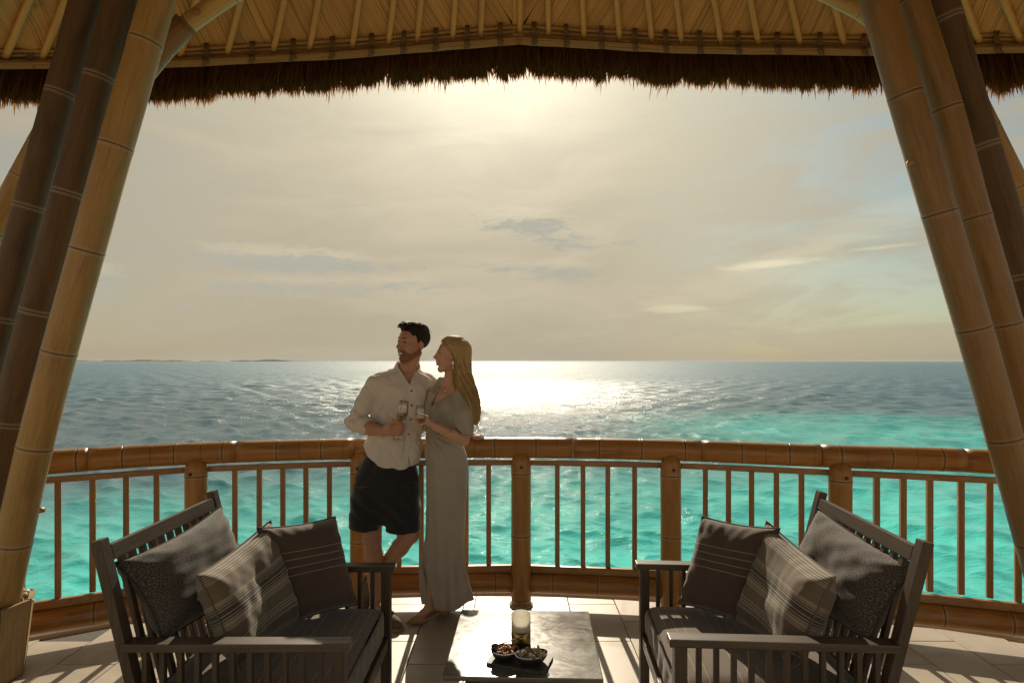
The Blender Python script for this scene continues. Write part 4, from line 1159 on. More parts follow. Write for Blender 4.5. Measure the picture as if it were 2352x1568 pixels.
def loft(rows, yaw=0.0, p=2.0):
    """rows of (z, cx, cy, a, b): stacked ellipses"""
    rows = np.array(sorted(rows), float); z_ = rows[:, 0]; ca, sa = math.cos(yaw), math.sin(yaw)
    def fn(x, y, z):
        cx, cy, a, b = [np.interp(z, z_, rows[:, i]).astype(np.float32) for i in (1, 2, 3, 4)]
        X, Y = x-cx, y-cy; u, v = X*ca+Y*sa, -X*sa+Y*ca
        d = ((np.abs(u/a)**p+np.abs(v/b)**p)**(1/p)-1)*np.minimum(a, b)
        return np.maximum(d, np.maximum(z_[0]-z, z-z_[-1]))
    m = rows[:, 3:].max(); return fn, np.array([rows[:, 1].min()-m, rows[:, 2].min()-m, z_[0]]), np.array([rows[:, 1].max()+m, rows[:, 2].max()+m, z_[-1]])

def chain(F_, pts, rad, k=.012):
    for i in range(len(pts)-1): F_.put(*cone(pts[i], pts[i+1], rad[i], rad[i+1]), k=k)

def waves(seed, freq, n=6, aniso=(1, 1, 1)):
    g_ = np.random.default_rng(seed); ks = []
    for i in range(n):
        k = g_.normal(0, 1, 3)*np.array(aniso); k = k/np.linalg.norm(k)*freq*(.7+.25*i); ks.append((k, g_.random()*6.28, 1/(1+.35*i)))
    def fn(x, y, z):
        t = 0; w0 = .8*np.sin(x*freq*.31+z*freq*.37+seed)+.8*np.sin(y*freq*.4-z*freq*.23)
        for k, ph, a in ks: t = t+a*np.sin(k[0]*x+k[1]*y+k[2]*z+ph+w0)
        return t/2.5
    return fn

def head(F_, C, M, s, male=True):
    """M columns: forward, side (left), up"""
    def T(f, si, u): return np.array(C)+M @ (np.array([f, si, u])*s)
    E_ = lambda c, r, k=.014, op='add', R_=None: F_.put(*ell(T(*c), np.array(r)*s, M if R_ is None else M @ R_), k=k*s, op=op)
    Cn = lambda a, b, ra, rb, k=.012, op='add': F_.put(*cone(T(*a), T(*b), ra*s, rb*s), k=k*s, op=op)
    jw = 1.0 if male else .86
    E_((-.018, 0, .036), (.098, .077, .084)); E_((.02, 0, .03), (.07, .068, .07), .02)
    E_((.022, 0, -.038), (.063, .058*jw, .078), .025)
    for q in (-1, 1):
        Cn((-.008, q*.052*jw, -.045), (.055, q*.024*jw, -.098), .020, .017, .022)
        E_((.052, q*.040, -.014), (.030, .026, .022), .02)
        E_((.052, q*.038, -.050), (.026, .020, .022), .02)
        Cn((.076, q*.034, .026), (.088, q*.010, .022), .0105, .0095, .014)
        F_.put(*ell(T(.098, q*.033, .007), np.array((.016, .017, .011))*s, M), k=.010*s, op='cut')
        E_((.074, q*.033, .006), (.0135, .0145, .0125), .005)
        E_((.099, q*.0125, -.034), (.010, .0075, .0075), .006)
        ear = np.array(Matrix.Rotation(q*R(-18), 3, 'Z') @ Matrix.Rotation(R(12), 3, 'Y'))
        E_((-.012, q*.078, -.004), (.018, .008, .029), .005, 'add', ear)
        E_((-.007, q*.086, .0), (.008, .005, .014), .003, 'cut', ear)
    Cn((.068, 0, -.104), (.064, 0, -.108), .020 if male else .016, .018, .02)
    Cn((.078, 0, .022), (.086, 0, -.034), .013, .016, .01)
    Cn((.090, 0, .018), (.110, 0, -.022), .0088, .0105, .008); E_((.112, 0, -.026), (.0115, .0105, .0095), .008)
    E_((.089, 0, -.050), (.010, .016, .012), .012)
    Cn((.089, -.020, -.0585), (.089, .020, -.0585), .0055, .0055, .008); E_((.093, 0, -.0575), (.008, .014, .006), .006)
    Cn((.087, -.016, -.0735), (.087, .016, -.0735), .006, .006, .008); E_((.0905, 0, -.073), (.008, .012, .0065), .006)
    F_.put(*cone(T(.099, -.021, -.0635), T(.099, .021, -.0635), .0026*s, .0026*s), k=.003*s, op='cut')
    return T

def shell(name, F_, region, off, m, parent, label=None):
    """a thin piece lying on the surface of field F_ inside region (fn, lo, hi)"""
    fn, lo, hi = region
    S = F_.sl(lo-.012, hi+.012); lo2 = np.array([F_.ax[i][S[i]][0] for i in range(3)])
    G_ = Field(lo2, lo2+.001, F_.h); G_.ax = [F_.ax[i][S[i]] for i in range(3)]; G_.n = np.array([len(a) for a in G_.ax])
    x, y, z = G_.ax[0][:, None, None], G_.ax[1][None, :, None], G_.ax[2][None, None, :]
    G_.f = np.maximum(F_.f[S]-off, fn(x, y, z)).astype(np.float32)
    G_.f[[0, -1]] = .1; G_.f[:, [0, -1]] = .1; G_.f[:, :, [0, -1]] = .1
    V, Q = G_.surface()
    if len(V) == 0: return None
    return mesh(name, V, Q, m, parent)

def emit(name, F_, m, parent, it=2):
    V, Q = F_.surface(); V = smooth_mesh(V, Q, it); return mesh(name, V, Q, m, parent)

def m_skin(name, col, col2):
    m, g = mat(name); o = objco(g)
    n = g.noise(o, 18, 4, .6); n2 = g.noise(o, 220, 2, .6)
    c = g.mix(g.mapr(n, .3, .7), col, col2)
    return finish(m, g, c, .46, g.bump(g.add(g.mul(n2, .5), n), .12, .003), **{'Subsurface Weight': .25, 'Subsurface Radius': (.012, .005, .003), 'Subsurface Scale': .6})
SKIN_M = m_skin('tanned_skin', (.47, .25, .155), (.41, .205, .12)); SKIN_W = m_skin('light_skin', (.56, .33, .225), (.51, .285, .19))

def m_cloth(name, c1, c2, tr=.15, trc=(.5, .45, .4), weave=420, spark=0):
    m, g = mat(name); o = objco(g); x, y, z = g.sep(o)
    n = g.noise(o, 7, 4, .6); w1 = g.noise(g.xyz(g.mul(x, weave), g.mul(y, weave), g.mul(z, weave*.15)), 1., 2); w2 = g.noise(g.xyz(g.mul(x, weave*.15), g.mul(y, weave*.2), g.mul(z, weave)), 1., 2)
    ww = g.mul(g.add(w1, w2), .5)
    c = g.mix(g.mapr(n, .3, .7), c1, c2); c = g.mix(g.mapr(ww, .35, .65, .0, .3), c, tuple(q*.6 for q in c2))
    if spark: c = g.mix(g.mapr(g.noise(o, 520, 1), .60, .68, 0, spark), c, (.55, .5, .44))
    cr = g.noise(g.scalev(o, (22, 22, 9)), 1.0, 4, .6, 1.2)
    b = g.n('ShaderNodeBsdfPrincipled', {'Base Color': c, 'Roughness': .55 if spark else .85, 'Sheen Weight': .3, 'Normal': g.bump(g.add(g.mul(ww, .25), cr), .45, .006)})
    t = g.n('ShaderNodeBsdfTranslucent', {'Color': trc}); mx = g.n('ShaderNodeMixShader', {0: tr, 1: b.outputs[0], 2: t.outputs[0]})
    out = g.n('ShaderNodeOutputMaterial'); g.nt.links.new(mx.outputs[0], out.inputs[0]); return m
SHIRT = m_cloth('white_linen', (.84, .77, .70), (.79, .72, .655), .2, (.72, .64, .55))
SHORTS = m_cloth('navy_cotton', (.012, .012, .016), (.009, .009, .012), 0.0)
DRESS = m_cloth('grey_jersey', (.43, .375, .315), (.38, .33, .275), .08, (.3, .27, .23), 500, .55)

def m_hair(name, c1, c2, tr):
    m, g = mat(name); o = objco(g); x, y, z = g.sep(o)
    n = g.noise(g.xyz(g.mul(x, 130), g.mul(y, 130), g.mul(z, 9)), 1., 3, .6, .4)
    c = g.mix(g.mapr(n, .3, .7), c1, c2)
    b = g.n('ShaderNodeBsdfPrincipled', {'Base Color': c, 'Roughness': .6, 'Specular IOR Level': .25, 'Normal': g.bump(n, .6, .004)})
    t = g.n('ShaderNodeBsdfTranslucent', {'Color': tr}); mx = g.n('ShaderNodeMixShader', {0: .32, 1: b.outputs[0], 2: t.outputs[0]})
    out = g.n('ShaderNodeOutputMaterial'); g.nt.links.new(mx.outputs[0], out.inputs[0]); return m
HAIR_M = m_hair('dark_hair', (.018, .010, .007), (.040, .022, .013), (.12, .05, .02)); HAIR_W = m_hair('blonde_hair', (.42, .28, .13), (.60, .44, .23), (.85, .62, .32))
BEARD = m_simple('stubble', (.25, .125, .078), .7, 400, .7)

def basis(fwd, upish):
    f = np.array(fwd, float); f /= np.linalg.norm(f); u = np.array(upish, float); u -= f*(u@f); u /= np.linalg.norm(u)
    return np.stack([f, np.cross(u, f), u], 1)

def strands(name, paths, r, m, parent, seg=4):
    B_ = MB()
    for p in paths:
        p = catmull(p, 4); n = len(p); B_.put(*tube(p, r*np.linspace(1, .35, n), seg))
    V, Fc = B_.get(); return mesh(name, V, Fc, m, parent)

# ---- the man -------------------------------------------------------------------------------
def build_man():
    root = thing('person', 'man in white shirt and dark shorts holding a wine glass, looking aside', 'person', (-.80, 3.66, 0))
    Fm = Field((-1.04, 3.30, -.01), (-.14, 4.06, 1.86), .0036)
    C = P(947, 789, 3.62); M = basis((-.68, -.73, .02), (.12, 0, 1)); sc = .935
    T = head(Fm, C, M, sc)
    neck0, neck1 = P(945, 812, 3.645), P(935, 868, 3.67)
    chain(Fm, [neck0, neck1], [.055, .062], .025); 
    for q in (-1, 1): Fm.put(*cone(T(-.02, q*.055, -.06), P(936, 874, 3.61), .013, .010), k=.02)
    shR, elR, wrR = P(860, 880, 3.62), P(816, 972, 3.60), P(880, 990, 3.43)
    shL, elL, wrL = P(984, 880, 3.72), P(1042, 962, 3.97), P(1076, 1000, 3.935)
    Fm.put(*loft([(1.50, *P(930, 0, 3.67)[:2], .13, .06), (1.42, *P(920, 0, 3.67)[:2], .15, .09), (1.30, *P(915, 0, 3.67)[:2], .14, .09), (1.12, *P(905, 0, 3.68)[:2], .13, .085), (.92, *P(892, 0, 3.70)[:2], .13, .08)], 0), k=.03)
    Fm.put(*ell(P(934, 880, 3.63), (.09, .045, .075)), k=.03)
    chain(Fm, [shR, elR], [.040, .038]); chain(Fm, [elR, (elR*.62+wrR*.38), (elR*.45+wrR*.55)+np.array([0, 0, -.004]), wrR], [.034, .036, .041, .027])
    chain(Fm, [shL, elL, wrL], [.05, .042, .028])
    # legs
    hR, kR, aR = P(856, 1090, 3.68), P(855, 1236, 3.655), P(863, 1386, 3.685)
    hL, kL, aL = P(926, 1090, 3.71), P(943, 1225, 3.65), P(840, 1352, 3.79)
    for h_, k_, a_, bk in ((hR, kR, aR, (.0, .018, 0)), (hL, kL, aL, (.012, .016, .01))):
        chain(Fm, [h_, k_], [.072, .056], .02)
        c1 = k_+(a_-k_)*.28+np.array(bk)
        chain(Fm, [k_, c1, k_+(a_-k_)*.62, a_], [.053, .053, .040, .034], .015)
        Fm.put(*ell(k_+np.array([.0, -.012, .0]), (.047, .047, .055)), k=.015)
    # feet inside the shoes
    Fm.put(*cone(aR, P(898, 1428, 3.57), .034, .026), k=.015); Fm.put(*cone(aL, P(828, 1388, 3.78), .032, .026), k=.015)
    # right hand closed on the stem: palm, four fingers, thumb
    pc = P(897, 985, 3.405)
    Fm.put(*cone(wrR, pc, .027, .030), k=.012); Fm.put(*cone(P(893, 980, 3.41), P(905, 978, 3.40), .024, .018), k=.012); Fm.put(*cone(P(893, 991, 3.41), P(904, 996, 3.40), .024, .016), k=.012)
    for i in range(4):
        y0 = 973+7.2*i; ln = (0, 2, 1, -2.5)[i]
        chain(Fm, [P(904, y0+2, 3.395), P(919+ln, y0-1, 3.366), P(926+ln, y0+2, 3.385), P(919+ln, y0+4, 3.405)], [.0108, .0098, .009, .008], .0035)
    chain(Fm, [P(892, 978, 3.395), P(904, 968, 3.372), P(914, 966, 3.366), P(921, 969, 3.372)], [.014, .0115, .010, .0085], .006)
    # left hand resting on the handrail
    Fm.put(*cone(wrL, P(1088, 1000, 3.92), .024, .021), k=.012); Fm.put(*cone(P(1084, 1001, 3.93), P(1094, 1002, 3.90), .02, .016), k=.012)
    for i in range(4):
        o = np.array([-.002*i, -.018*i+.012, 0])
        chain(Fm, [P(1091, 1001, 3.92)+o, P(1102, 1001, 3.92)+o*1.2, P(1110, 1005, 3.92)+o*1.3], [.0105, .0095, .008], .0035)
    chain(Fm, [P(1084, 1002, 3.91), P(1090, 1006, 3.875), P(1098, 1008, 3.865)], [.012, .0105, .0085], .005)
    body = emit('body', Fm, SKIN_M, root)
    # beard, lips, teeth, brows, eyes
    def reg(parts, cut=()):
        fs = [ell(T(*c), np.array(r)*sc, M) for c, r in parts]; cs = [ell(T(*c), np.array(r)*sc, M) for c, r in cut]
        def fn(x, y, z):
            d = fs[0][0](x, y, z)
            for f in fs[1:]: d = np.minimum(d, f[0](x, y, z))
            for f in cs: d = np.maximum(d, -f[0](x, y, z))
            return d
        return fn, np.min([f[1] for f in fs], 0), np.max([f[2] for f in fs], 0)
    MTb = M.T
    def stub(x, y, z):
        X, Y, Z = x-C[0], y-C[1], z-C[2]; q = [(MTb[i, 0]*X+MTb[i, 1]*Y+MTb[i, 2]*Z)/sc for i in range(3)]
        top = np.interp(q[0], [-.03, -.012, .01, .045, .070, .085, .12], [-.02, -.012, -.040, -.060, -.058, -.040, -.040])
        mouth = np.sqrt(((q[1])/.023)**2+((q[2]+.065)/.0135)**2)-1
        bot = np.interp(q[0], [-.03, 0, .03, .06], [-.058, -.078, -.100, -.128])
        return np.maximum(np.maximum(np.maximum(q[2]-top, bot-q[2]), np.maximum(-.022-q[0], -mouth*.012)), np.abs(q[1])-.075)*sc
    shell('beard', Fm, (stub, C-.15, C+.13), .0012, BEARD, body)
    if 0: shell('beard', Fm, reg([((.055, 0, -.098), (.05, .056, .028)), ((.012, .055, -.062), (.042, .03, .042)), ((.012, -.055, -.062), (.042, .03, .042)), ((.094, 0, -.047), (.016, .026, .0065)), ((-.008, .07, -.025), (.012, .02, .03)), ((-.008, -.07, -.025), (.012, .02, .03))], [((.1, 0, -.065), (.03, .021, .010))]), .0018, BEARD, body)
    shell('lips', Fm, reg([((.096, 0, -.0575), (.014, .019, .0042)), ((.094, 0, -.0735), (.014, .017, .005))]), .0012, LIP, body)
    V, Fc = tube([T(.085, -.018, -.0625), T(.0935, -.008, -.065), T(.0945, 0, -.0652), T(.0935, .008, -.065), T(.085, .018, -.0625)], .0056*sc, 8); mesh('teeth', V, Fc, WHITE, body)
    for q in (-1, 1):
        V, Fc = tube([T(.070, q*.049, .026), T(.084, q*.036, .033), T(.0925, q*.014, .028)], [.002, .0042, .0038], 6); mesh('eyebrow', V, Fc, HAIR_M, body)
        V, Fc = ball(T(.0765, q*.033, .006), np.array([.0122]*3)*sc, None, 14, 10); e = mesh('eye', V, Fc, EYEW, body)
        V, Fc = tube([T(.081, q*.046, .0085), T(.0885, q*.036, .0125), T(.089, q*.026, .011), T(.086, q*.020, .006)], .0022, 5); mesh('eyelashes', V, Fc, EYED, body)
        V, Fc = ball(T(.0862, q*.033+.004, .0055), np.array([.0045, .0052, .0052])*sc, M, 10, 7); mesh('iris', V, Fc, EYED, body)
        V, Fc = tube([T(.081, q*.045, .001), T(.0885, q*.034, -.004), T(.087, q*.022, .0)], .0016, 5); mesh('lower_lid', V, Fc, SKIN_M, body)
    # hair: swept up and back
    Fh = Field(C-.19, C+.19, .0034)
    ef = lambda c, r, k=.02, op='add': Fh.put(*ell(T(*c), np.array(r)*sc, M), k=k, op=op)
    ef((-.022, 0, .045), (.106, .084, .086)); ef((.038, .0, .108), (.052, .056, .030)); ef((-.02, 0, .098), (.085, .07, .040)); ef((.078, .01, .112), (.026, .040, .020), .015)
    MT = M.T
    def hairline(x, y, z):
        X, Y, Z = x-C[0], y-C[1], z-C[2]; q = [(MT[i, 0]*X+MT[i, 1]*Y+MT[i, 2]*Z)/sc for i in range(3)]
        side = np.clip((np.abs(q[1])-.045)/.02, 0, 1)
        base = np.interp(q[0], [-.12, -.05, -.03, -.005, .012, .03, .05, .062, .08], [-.075, -.062, -.02, .035, -.02, .02, .045, .078, .086]).astype(np.float32)
        front = np.interp(q[0], [-.12, -.05, .04, .07, .085, .11], [-.07, -.06, .06, .078, .084, .09]).astype(np.float32)
        lim = base*side+front*(1-side)
        groove = .0035*np.sin(q[1]*150+18*q[0]+9*q[2]+2*np.sin(q[0]*40))+.002*np.sin(q[1]*310-q[0]*30)
        return np.maximum(Fh.f, (lim-q[2])*sc*.8)+groove*.6
    Fh.everywhere(lambda x, y, z: hairline(x, y, z)-Fh.f, 'off')
    hair = emit('hair', Fh, HAIR_M, body, 1)
    g_ = np.random.default_rng(12); paths = []
    for i in range(110):
        s0 = g_.uniform(-.055, .06); f0 = g_.uniform(.0, .092); up = .122-.35*s0*s0*10*.3-.06*(f0 > .08)*.2
        paths.append([T(f0, s0, up-.012), T(f0-.012, s0*1.05, up+.012+g_.random()*.006), T(f0-.06, s0*1.15, up+.012-abs(s0)*.2), T(f0-.115, s0*1.2, up-.028-abs(s0)*.3)])
    strands('hair_strands', paths, .0013, HAIR_M, hair)
    # shirt
    Fs = Field((-1.06, 3.38, .86), (-.30, 4.06, 1.60), .0046)
    xy = lambda px, Y: P(px, 0, Y)[:2]
    Fs.put(*loft([(1.535, *xy(934, 3.66), .085, .075), (1.50, *xy(928, 3.66), .150, .088), (1.42, *xy(922, 3.66), .180, .118), (1.30, *xy(917, 3.66), .176, .124), (1.14, *xy(904, 3.68), .172, .124), (1.03, *xy(898, 3.69), .184, .140), (.90, *xy(897, 3.70), .192, .152)], 0, 2.2), k=.02)
    Fs.put(*cone(P(930, 866, 3.665), P(864, 880, 3.63), .066, .058), k=.03); Fs.put(*cone(P(938, 866, 3.67), P(984, 880, 3.72), .066, .060), k=.03)
    Fs.put(*cone(P(908, 895, 3.60), P(950, 893, 3.61), .075, .075), k=.05)
    chain(Fs, [P(862, 882, 3.625), P(836, 928, 3.61), P(815, 970, 3.595)], [.062, .063, .057], .009)
    Fs.put(*cone(P(815, 972, 3.595), elR+(wrR-elR)*.36, .056, .054), k=.010)
    cA, cB = elR+(wrR-elR)*.24, elR+(wrR-elR)*.40
    Fs.put(*cone(cA, cB, .060, .0605), k=.006)
    chain(Fs, [P(984, 882, 3.72), P(1040, 962, 3.96)], [.062, .056], .02)
    w1, w2 = waves(5, 26, 6, (1, 1, .7)), waves(9, 55, 5, (1.2, 1, .5))
    def folds(x, y, z):
        dd = w1(x, y, z)*.006+.013*np.clip(1-np.abs(w1(x, y, z))*1.3, 0, 1)**2+.006*np.clip(1-np.abs(w2(x, y, z))*1.3, 0, 1)**2-.003
        # drag lines running from the bent elbow and the buttoned front
        a = np.sin(((x+.80)*.5+(z-1.2))*75+2*np.sin(x*22))*np.exp(-(((x+.80)/.09)**2+((z-1.22)/.10)**2))*.006
        b = np.sin(((x+.60)*.8-(z-1.0))*55+1.5*np.sin(z*30))*np.exp(-((z-1.03)/.10)**2)*.0035
        e = np.sin((z+x*.4)*95)*np.exp(-(((x+.93)/.07)**2+((z-1.27)/.07)**2))*.006
        return dd+a+b+e
    Fs.everywhere(folds, 'off')
    hx = [xy(p, 3.6)[0] for p in (800, 829, 845, 871, 918, 945, 968, 1000)]; hz = [1.085, 1.075, 1.03, .972, .950, .958, .99, 1.01]
    Fs.everywhere(lambda x, y, z: (np.interp(x, hx, hz)-z)*.8+.0035*np.sin(x*60)+0*y, 'and')
    pxl = lambda x, y: x/y*F+1176.0
    pyl = lambda z, y: (EYE-z)/y*F+828.5
    # open neck and the split below the last button
    def vneck(x, y, z):
        X, Yp = pxl(x, y), pyl(z, y); d1 = (X-(941+(Yp-884)*.42))*-1; d2 = X-(942-(Yp-884)*.30)
        return np.maximum(np.maximum(-((X-(941-(884-Yp)*.62))), X-(941+(884-Yp)*.38)), np.maximum(y-3.66, (Yp-884)))*.0026
    Fs.everywhere(lambda x, y, z: -np.maximum(np.abs(pxl(x, y)-(938+(pyl(z, y)-1045)*.12))-np.clip((pyl(z, y)-1046)*.22, -3, 9), y-3.62)*.0026, 'and')
    Fs.put(*cone(P(935, 862, 3.665), P(934, 845, 3.665), .082, .072), k=.02)
    Fs.put(*cone(P(940, 828, 3.65), P(935, 846, 3.66), .062, .065), k=.004, op='cut')
    Fs.everywhere(lambda x, y, z: -vneck(x, y, z), 'and')
    shirt = emit('shirt', Fs, SHIRT, body, 1)
    # band collar, open at the throat
    Fc_ = Field(P(930, 860, 3.66)-.13, P(940, 840, 3.66)+.13, .0036)
    c0, c1 = P(935.5, 870, 3.668), P(937, 825, 3.655)
    Fc_.put(*cone(c0, c1, .083, .0725), k=.004); Fc_.put(*cone(c0, c1, .0765, .066), k=.003, op='cut')
    topz = lambda x, y: np.interp(y, [3.57, 3.60, 3.66, 3.74], [EYE-(866-828.5)/F*3.59, EYE-(859-828.5)/F*3.6, EYE-(837-828.5)/F*3.66, EYE-(829-828.5)/F*3.72])
    Fc_.everywhere(lambda x, y, z: np.maximum(z-topz(x, y), topz(x, y)-.032-z), 'and')
    def gapc(x, y, z):
        X, Yp = pxl(x, y), pyl(z, y); return np.maximum(np.maximum(926-(866-Yp)*.30-X, X-(950+(866-Yp)*.35))*.0026, y-3.655)
    Fc_.everywhere(lambda x, y, z: -gapc(x, y, z), 'and')
    emit('collar', Fc_, SHIRT, shirt, 1)
    # placket, pocket and buttons lie on the shirt front
    def front(px, py, lift=.0):      # first point of the shirt along the line of sight
        Ys = np.linspace(3.40, 3.75, 220); pts = np.array([P(px, py, Y) for Y in Ys]); ii = np.round((pts-Fs.lo)/Fs.h).astype(int)
        ok = ((ii >= 0) & (ii < Fs.n)).all(1); v = np.full(len(Ys), .3); v[ok] = Fs.f[tuple(ii[ok].T)]
        h_ = np.argmax(v < 0.001); return P(px, py, Ys[h_]-lift)
    cl = [(942.5, 886), (944.5, 905), (945, 930), (944.5, 955), (942, 980), (938.5, 1003), (935, 1025), (932.5, 1045), (932, 1068)]
    V = []; Fc = []
    sm = lambda pts: np.array([pts[max(0, i-1):i+2].mean(0) for i in range(len(pts))])
    Lp = sm(np.array([front(p-5.5, q, .0025) for p, q in cl])); Rp = sm(np.array([front(p+5.5, q, .0025) for p, q in cl])); n = len(cl)
    for i in range(n):
        V += [Lp[i]+(0, .008, 0), Lp[i], Rp[i], Rp[i]+(0, .008, 0)]
        if i: Fc += [[4*i-4+q, 4*i-4+(q+1) % 4, 4*i+(q+1) % 4, 4*i+q] for q in range(3)]
    mesh('placket', V, Fc, SHIRT, shirt, smooth=False)
    pk = [(963.5, 898), (976, 897), (988, 899), (963.5, 914), (976, 914), (987, 914), (964, 927), (975, 931), (985, 928)]
    V = [front(p, q, .003) for p, q in pk]; V += [v+np.array([0, .008, 0]) for v in V]
    mesh('pocket', V, [[0, 1, 4, 3], [1, 2, 5, 4], [3, 4, 7, 6], [4, 5, 8, 7], [0, 3, 12, 9], [3, 6, 15, 12], [6, 7, 16, 15], [7, 8, 17, 16]], SHIRT, shirt, smooth=False)
    for p, q in ((924.2, 857.5), (945.2, 897.5), (945.4, 931), (943.4, 963), (938.6, 996.7), (932.8, 1029.6)):
        c = front(p, q, .005) if q > 870 else P(924.2, 858, 3.596)
        V, Fc = lathe([(.001, 0), (.0058, 0), (.0058, .003), (.001, .0032)], 12, c+np.array([0, .001, 0]), (0, -1, .1)); mesh('button', V, Fc, BUTTON, shirt, smooth=False)
    # shorts
    Fq = Field((-1.08, 3.48, .54), (-.46, 3.90, 1.12), .005)
    z_ = lambda y, Y=3.68: EYE-(y-828.5)/F*Y
    Fq.put(*loft([(z_(1010), *xy(897, 3.70), .140, .095), (z_(1045), *xy(896, 3.70), .155, .10), (z_(1072), *xy(892, 3.70), .182, .11), (z_(1095), *xy(889, 3.69), .203, .123), (z_(1130), *xy(887, 3.69), .209, .125), (z_(1160), *xy(884, 3.69), .212, .118), (z_(1199), *xy(883, 3.68), .212, .095)], 0, 2.3), k=.02)
    Fq.put(*loft([(z_(1110), *xy(850, 3.68), .100, .12), (z_(1160), *xy(842.5, 3.67), .101, .115), (z_(1213), *xy(838.5, 3.67), .101, .108)], 0, 2.4), k=.012)
    Fq.put(*loft([(z_(1100), *xy(926, 3.69), .103, .12), (z_(1160), *xy(926, 3.68), .107, .115), (z_(1216), *xy(926, 3.66), .108, .105)], 0, 2.4), k=.012)
    w3 = waves(15, 24, 6, (1.3, 1, .5)); Fq.everywhere(lambda x, y, z: w3(x, y, z)*.006+.007*np.clip(1-np.abs(w3(x, y, z))*1.4, 0, 1)**2+.004*np.sin((x*.9+z)*60)*np.exp(-((z-.72)/.09)**2), 'off')
    Fq.everywhere(lambda x, y, z: (np.interp(pxl(x, y), [795, 876, 880, 886, 970], [z_(1206), z_(1218), z_(1208), z_(1212), z_(1220)])-z), 'and')
    emit('shorts', Fq, SHORTS, body, 1)
    # canvas shoes with rope soles
    CANV = m_simple('olive_canvas', (.17, .125, .07), .85, 120, .5, .4); JUTE = m_simple('jute_sole', (.33, .23, .12), .9, 160, .6, .6)
    for H_, T_, up in ((np.array([-.856, 3.735, 0]), np.array([-.668, 3.535, 0]), 0), (np.array([-.915, 3.75, .155]), np.array([-.952, 3.80, .0]), 1)):
        d = T_-H_
        if up: d = np.array([-.06, .07, -.235]); d = d/np.linalg.norm(d)*.25; T_ = np.array([-.963, 3.815, .03]); H_ = T_-d
        nrm = np.array([0, 0, 1.]) if not up else np.cross(d, np.cross(np.array([.6, -.8, 0.]), d)); nrm /= np.linalg.norm(nrm)
        if up and nrm[1] > 0: nrm = -nrm
        Fk = Field(np.minimum(H_, T_)-.09, np.maximum(H_, T_)+.11, .004); Fz = Field(Fk.lo, Fk.lo+(Fk.n-1)*Fk.h, .004)
        pt = lambda t, h_: H_+d*t+nrm*h_
        Fk.put(*cone(pt(.12, .048), pt(.45, .052), .036, .040), k=.02); Fk.put(*cone(pt(.45, .048), pt(.88, .034), .044, .034), k=.02); Fk.put(*cone(pt(.12, .06), pt(.2, .085), .034, .036), k=.02)
        for (a, b, r_) in ((.10, .45, .041), (.45, .90, .046)): Fz.put(*cone(pt(a, .012), pt(b, .012), r_-.003, r_), k=.015)
        pl = lambda lo_, hi_: (lambda x, y, z: np.maximum(((x-H_[0])*nrm[0]+(y-H_[1])*nrm[1]+(z-H_[2])*nrm[2])-hi_, lo_-((x-H_[0])*nrm[0]+(y-H_[1])*nrm[1]+(z-H_[2])*nrm[2])))
        Fk.everywhere(pl(.016, .2), 'and'); Fz.everywhere(pl(.0, .022), 'and')
        # stitched apron seam over the toe
        Fk.everywhere(lambda x, y, z: .0016*np.sin(((x-H_[0])*d[0]+(y-H_[1])*d[1]+(z-H_[2])*d[2])/.25*95), 'off')
        sh = emit('shoe', Fk, CANV, body, 1); emit('sole', Fz, JUTE, sh, 1)
        if not up:
            for t in (.5, .58, .66):
                V, Fc = tube([pt(t, .083)+np.array([.71, .67, 0])*.022, pt(t+.02, .090), pt(t, .083)-np.array([.71, .67, 0])*.022], .0035, 6); mesh('lace', V, Fc, JUTE, sh)
build_man()

